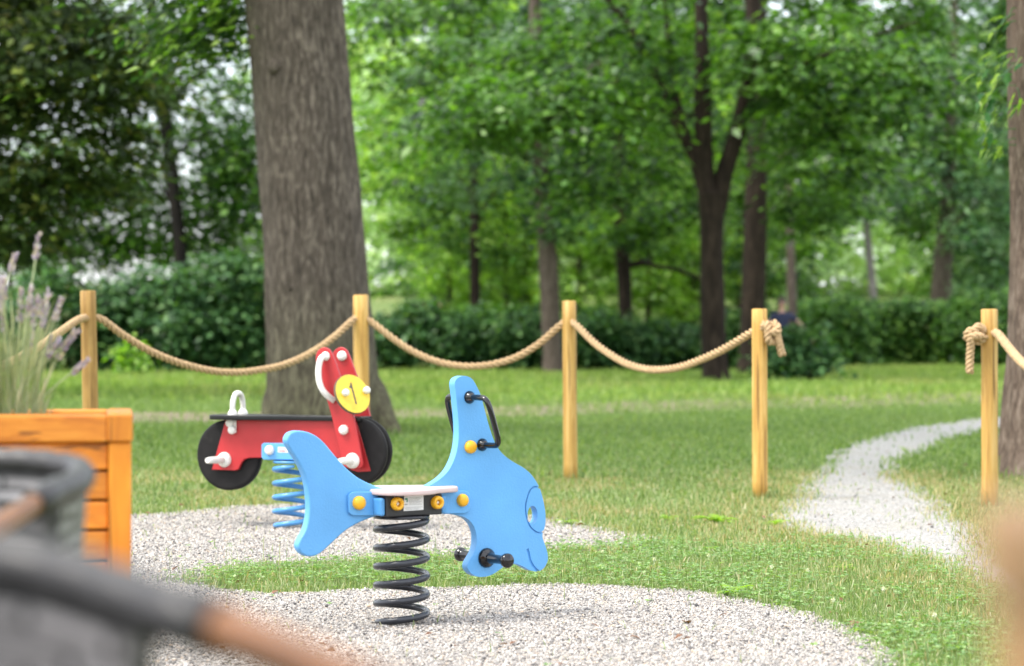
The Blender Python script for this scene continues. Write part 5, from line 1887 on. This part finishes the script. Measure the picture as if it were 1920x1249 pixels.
# ------------------------------------------------------------------ shrubs and hedges
def shrub(label, d, px0, px1, ytop, lm, n, seed, group, name='shrub', cat='shrub', depth=1.2, boxy=False, L=0.19, ybot=None, nper=30):
    rg_ = np.random.default_rng(seed)
    x0, x1 = (px0 - CX) / F * d, (px1 - CX) / F * d
    zg = float(gz(0, d))
    zt_ = CH - (ytop - CY) / F * d
    xc = (x0 + x1) / 2
    t = thing(name, label, cat, Vector((xc, d, zg)), group)
    mb = MB()
    for i in range(max(4, int((x1 - x0) * 2.2))):
        xx = rg_.uniform(x0, x1) * 0.85 + xc * 0.15
        yy = d + rg_.uniform(-0.4, 0.4) * depth
        mb.tube([(xx, yy, zg - 0.1), (xx + rg_.normal(0, 0.1), yy, zg + (zt_ - zg) * 0.4), (xx + rg_.normal(0, 0.3), yy + rg_.normal(0, 0.2), zg + (zt_ - zg) * 0.85)], [0.03, 0.022, 0.008], 6)
    mb.build('stems', M['bark_dark'], t)
    if boxy:
        C = np.stack([rg_.uniform(x0, x1, n), rg_.uniform(d - depth, d + depth, n), rg_.uniform(zg + 0.1, zt_ - 0.12, n)], 1)
        fr = rg_.uniform(0, 1, n)
        C[fr < 0.45, 1] = d - depth + rg_.normal(0, 0.08, (fr < 0.45).sum())
        C[fr > 0.8, 2] = zt_ - 0.15 + rg_.normal(0, 0.06, (fr > 0.8).sum())
        O = np.stack([rg_.normal(0, 0.5, n), -np.ones(n), rg_.uniform(-0.2, 0.4, n)], 1)
        O /= np.linalg.norm(O, axis=1)[:, None]
        rad = 0.26
    else:
        nb_ = max(5, int((x1 - x0) * 1.6))
        bl = []
        for i in range(nb_):
            f = (i + 0.5) / nb_
            hh = (zt_ - zg) * (0.62 + 0.42 * math.sin(math.pi * f) ** 0.5 * rg_.uniform(0.5, 1.12))
            bl.append((x0 + (x1 - x0) * f, d + rg_.uniform(-0.5, 0.5) * depth, zg + hh * 0.52, (x1 - x0) / nb_ * 1.0, depth * 0.8, hh * 0.5, n // nb_))
        C, O = blob_clumps(bl, rg_, 0.65)
        C[:, 2] = np.maximum(C[:, 2], zg + 0.1)
        rad = 0.36
    me = clumps_to_mesh('foliage', C, O, nper, rad, L, L * 0.52, rg_, 0.55, 0.4)
    link('foliage', me, M[lm], t)
    return t


SG = 'dense shrubs edging the far lawn'
shrub('tall dark bluish green shrub left of the big trunk', 63, 330, 520, 452, 'leaf_shrub', 330, 51, SG, depth=1.3)
shrub('tall dark shrub between the leaning trunk and the left rope post', 63, 175, 350, 478, 'leaf_shrub', 300, 52, SG, depth=1.3)
shrub('dark shrub behind the lavender', 63, -10, 200, 500, 'leaf_shrub', 260, 53, SG, depth=1.3)
shrub('lighter green bush top behind the tall bluish shrub', 70, 380, 500, 440, 'leaf_bright', 110, 54, SG)
shrub('dark low shrub immediately right of the big trunk', 66, 690, 860, 566, 'leaf_shrub', 240, 55, SG)
shrub('dark shrub below the thin black trunk', 66, 840, 1030, 572, 'leaf_shrub', 260, 56, SG)
shrub('dark shrub behind the lone rope post', 66, 1040, 1200, 590, 'leaf_shrub', 230, 57, SG)
shrub('dark shrub left of the forked tree foot', 66, 1190, 1330, 594, 'leaf_shrub', 210, 58, SG)
shrub('small dark shrub between the forked tree and the knotted post', 66, 1335, 1440, 590, 'leaf_hedge', 170, 59, SG)
shrub('loose bush in front of the person in navy', 51.5, 1440, 1550, 622, 'leaf_shrub', 95, 60, SG, depth=0.7)
shrub('bush with a taller tip at the left end of the clipped hedge', 73, 1530, 1620, 548, 'leaf_hedge', 150, 62, SG)
shrub('long clipped dark hedge behind the path between the two right posts', 76, 1500, 1842, 566, 'leaf_hedge', 1100, 61, None, 'hedge', 'hedge', 0.9, True, L=0.16, nper=32)
shrub('dark shrub behind the right edge post and trunk', 74, 1790, 1960, 540, 'leaf_hedge', 260, 63, SG)
shrub('young light green plant at the foot of the left shrubs', 58, 228, 262, 652, 'leaf_bright', 14, 64, SG, depth=0.3)


# ------------------------------------------------------------------ people far back
def skin_body(name, joints, edges, mat, parent, sub=1):
    me = bpy.data.meshes.new(name)
    me.from_pydata([j[:3] for j in joints], edges, [])
    o = link(name, me, mat, parent)
    if not me.skin_vertices:
        o.modifiers.new('skin', 'SKIN')
    else:
        o.modifiers.new('skin', 'SKIN')
    bpy.context.view_layer.update()
    for i, j in enumerate(joints):
        me.skin_vertices[0].data[i].radius = (j[3], j[4] if len(j) > 4 else j[3])
    me.skin_vertices[0].data[0].use_root = True
    ss = o.modifiers.new('sub', 'SUBSURF')
    ss.levels = ss.render_levels = sub
    bpy.context.view_layer.update()
    dg = bpy.context.evaluated_depsgraph_get()
    m2 = bpy.data.meshes.new_from_object(o.evaluated_get(dg))
    o.modifiers.clear()
    o.data = m2
    for p in m2.polygons:
        p.use_smooth = True
    return o


def person(label, px, py_foot, d, H, top, legs, arm_out, face):
    """standing figure; the body is one skin-coloured surface under clothes"""
    b = P(px, py_foot, d)
    b.z = float(gz(b.x, d))
    t = thing('person', label, 'person', b)
    s = H / 1.75

    def j(x, y, z, r, r2=None):
        return (b.x + x * s * face, b.y + y * s, b.z + z * s, r * s, (r2 or r) * s)
    J = [j(0, 0, 0.95, 0.13, 0.10), j(0, 0, 1.15, 0.12, 0.09), j(0, 0, 1.36, 0.15, 0.10), j(0, 0, 1.47, 0.055), j(0, -0.01, 1.55, 0.05), j(0.0, -0.02, 1.62, 0.085, 0.095), j(0, -0.02, 1.70, 0.075, 0.085)]
    E = [(0, 1), (1, 2), (2, 3), (3, 4), (4, 5), (5, 6)]
    ends = []
    for sg in (1, -1):
        k = len(J)
        J += [j(0.09 * sg, 0, 0.90, 0.085), j(0.10 * sg, -0.01, 0.50, 0.058), j(0.11 * sg, 0.01, 0.09, 0.04), j(0.12 * sg, -0.13, 0.035, 0.035)]
        E += [(0, k), (k, k + 1), (k + 1, k + 2), (k + 2, k + 3)]
        k = len(J)
        ao = arm_out if sg > 0 else 0.10
        J += [j(0.18 * sg, 0, 1.40, 0.055), j((0.22 + ao) * sg, -0.04, 1.16, 0.042), j((0.22 + ao * 1.6) * sg, -0.16, 0.98, 0.03), j((0.22 + ao * 1.7) * sg, -0.2, 0.92, 0.03, 0.018)]
        E += [(2, k), (k, k + 1), (k + 1, k + 2), (k + 2, k + 3)]
        hand = k + 3
        for q in range(5):
            f0 = len(J)
            dx = (q - 2) * 0.016
            ln = (0.05, 0.08, 0.088, 0.08, 0.06)[q]
            J += [j((0.22 + ao * 1.75) * sg + dx, -0.22, 0.90 - ln * 0.5, 0.009), j((0.22 + ao * 1.75) * sg + dx * 1.2, -0.225, 0.89 - ln, 0.008)]
            E += [(hand, f0), (f0, f0 + 1)]
    skin_body('body', J, E, M['skin'], t)
    # shirt
    Js = [j(0, 0, 0.93, 0.15, 0.12), j(0, 0, 1.15, 0.14, 0.11), j(0, 0, 1.36, 0.165, 0.115), j(0, 0, 1.44, 0.075)]
    Es = [(0, 1), (1, 2), (2, 3)]
    for sg in (1, -1):
        ao = arm_out if sg > 0 else 0.10
        k = len(Js)
        Js += [j(0.18 * sg, 0, 1.40, 0.07), j((0.20 + ao * 0.6) * sg, -0.02, 1.25, 0.062)]
        Es += [(2, k), (k, k + 1)]
    skin_body('shirt', Js, Es, top, t)
    Jl = [j(0, 0, 0.95, 0.15, 0.125)]
    El = []
    for sg in (1, -1):
        k = len(Jl)
        Jl += [j(0.09 * sg, 0, 0.86, 0.098), j(0.10 * sg, -0.01, 0.50, 0.075), j(0.11 * sg, 0.01, 0.12, 0.06)]
        El += [(0, k), (k, k + 1), (k + 1, k + 2)]
    skin_body('trousers', Jl, El, legs, t)
    mb = MB()
    c = Vector(j(0, 0.012, 1.685, 0)[:3])
    mb.lathe([(0.085 * s, -0.09 * s), (0.098 * s, -0.03 * s), (0.096 * s, 0.03 * s), (0.07 * s, 0.075 * s), (0, 0.095 * s)], c, (0, 0.25, 1), 14)
    mb.build('hair', M['hair'], t)
    return t


person('person in a navy top and blue jeans half hidden by the loose bush', 1466, 712, 53.5, 1.80, M['navy'], M['jeans'], 0.22, 1)
person('person in a violet top and pale trousers far behind the middle shrubs', 810, 600, 96, 1.72, M['violet'], M['paleblue'], 0.12, -1)
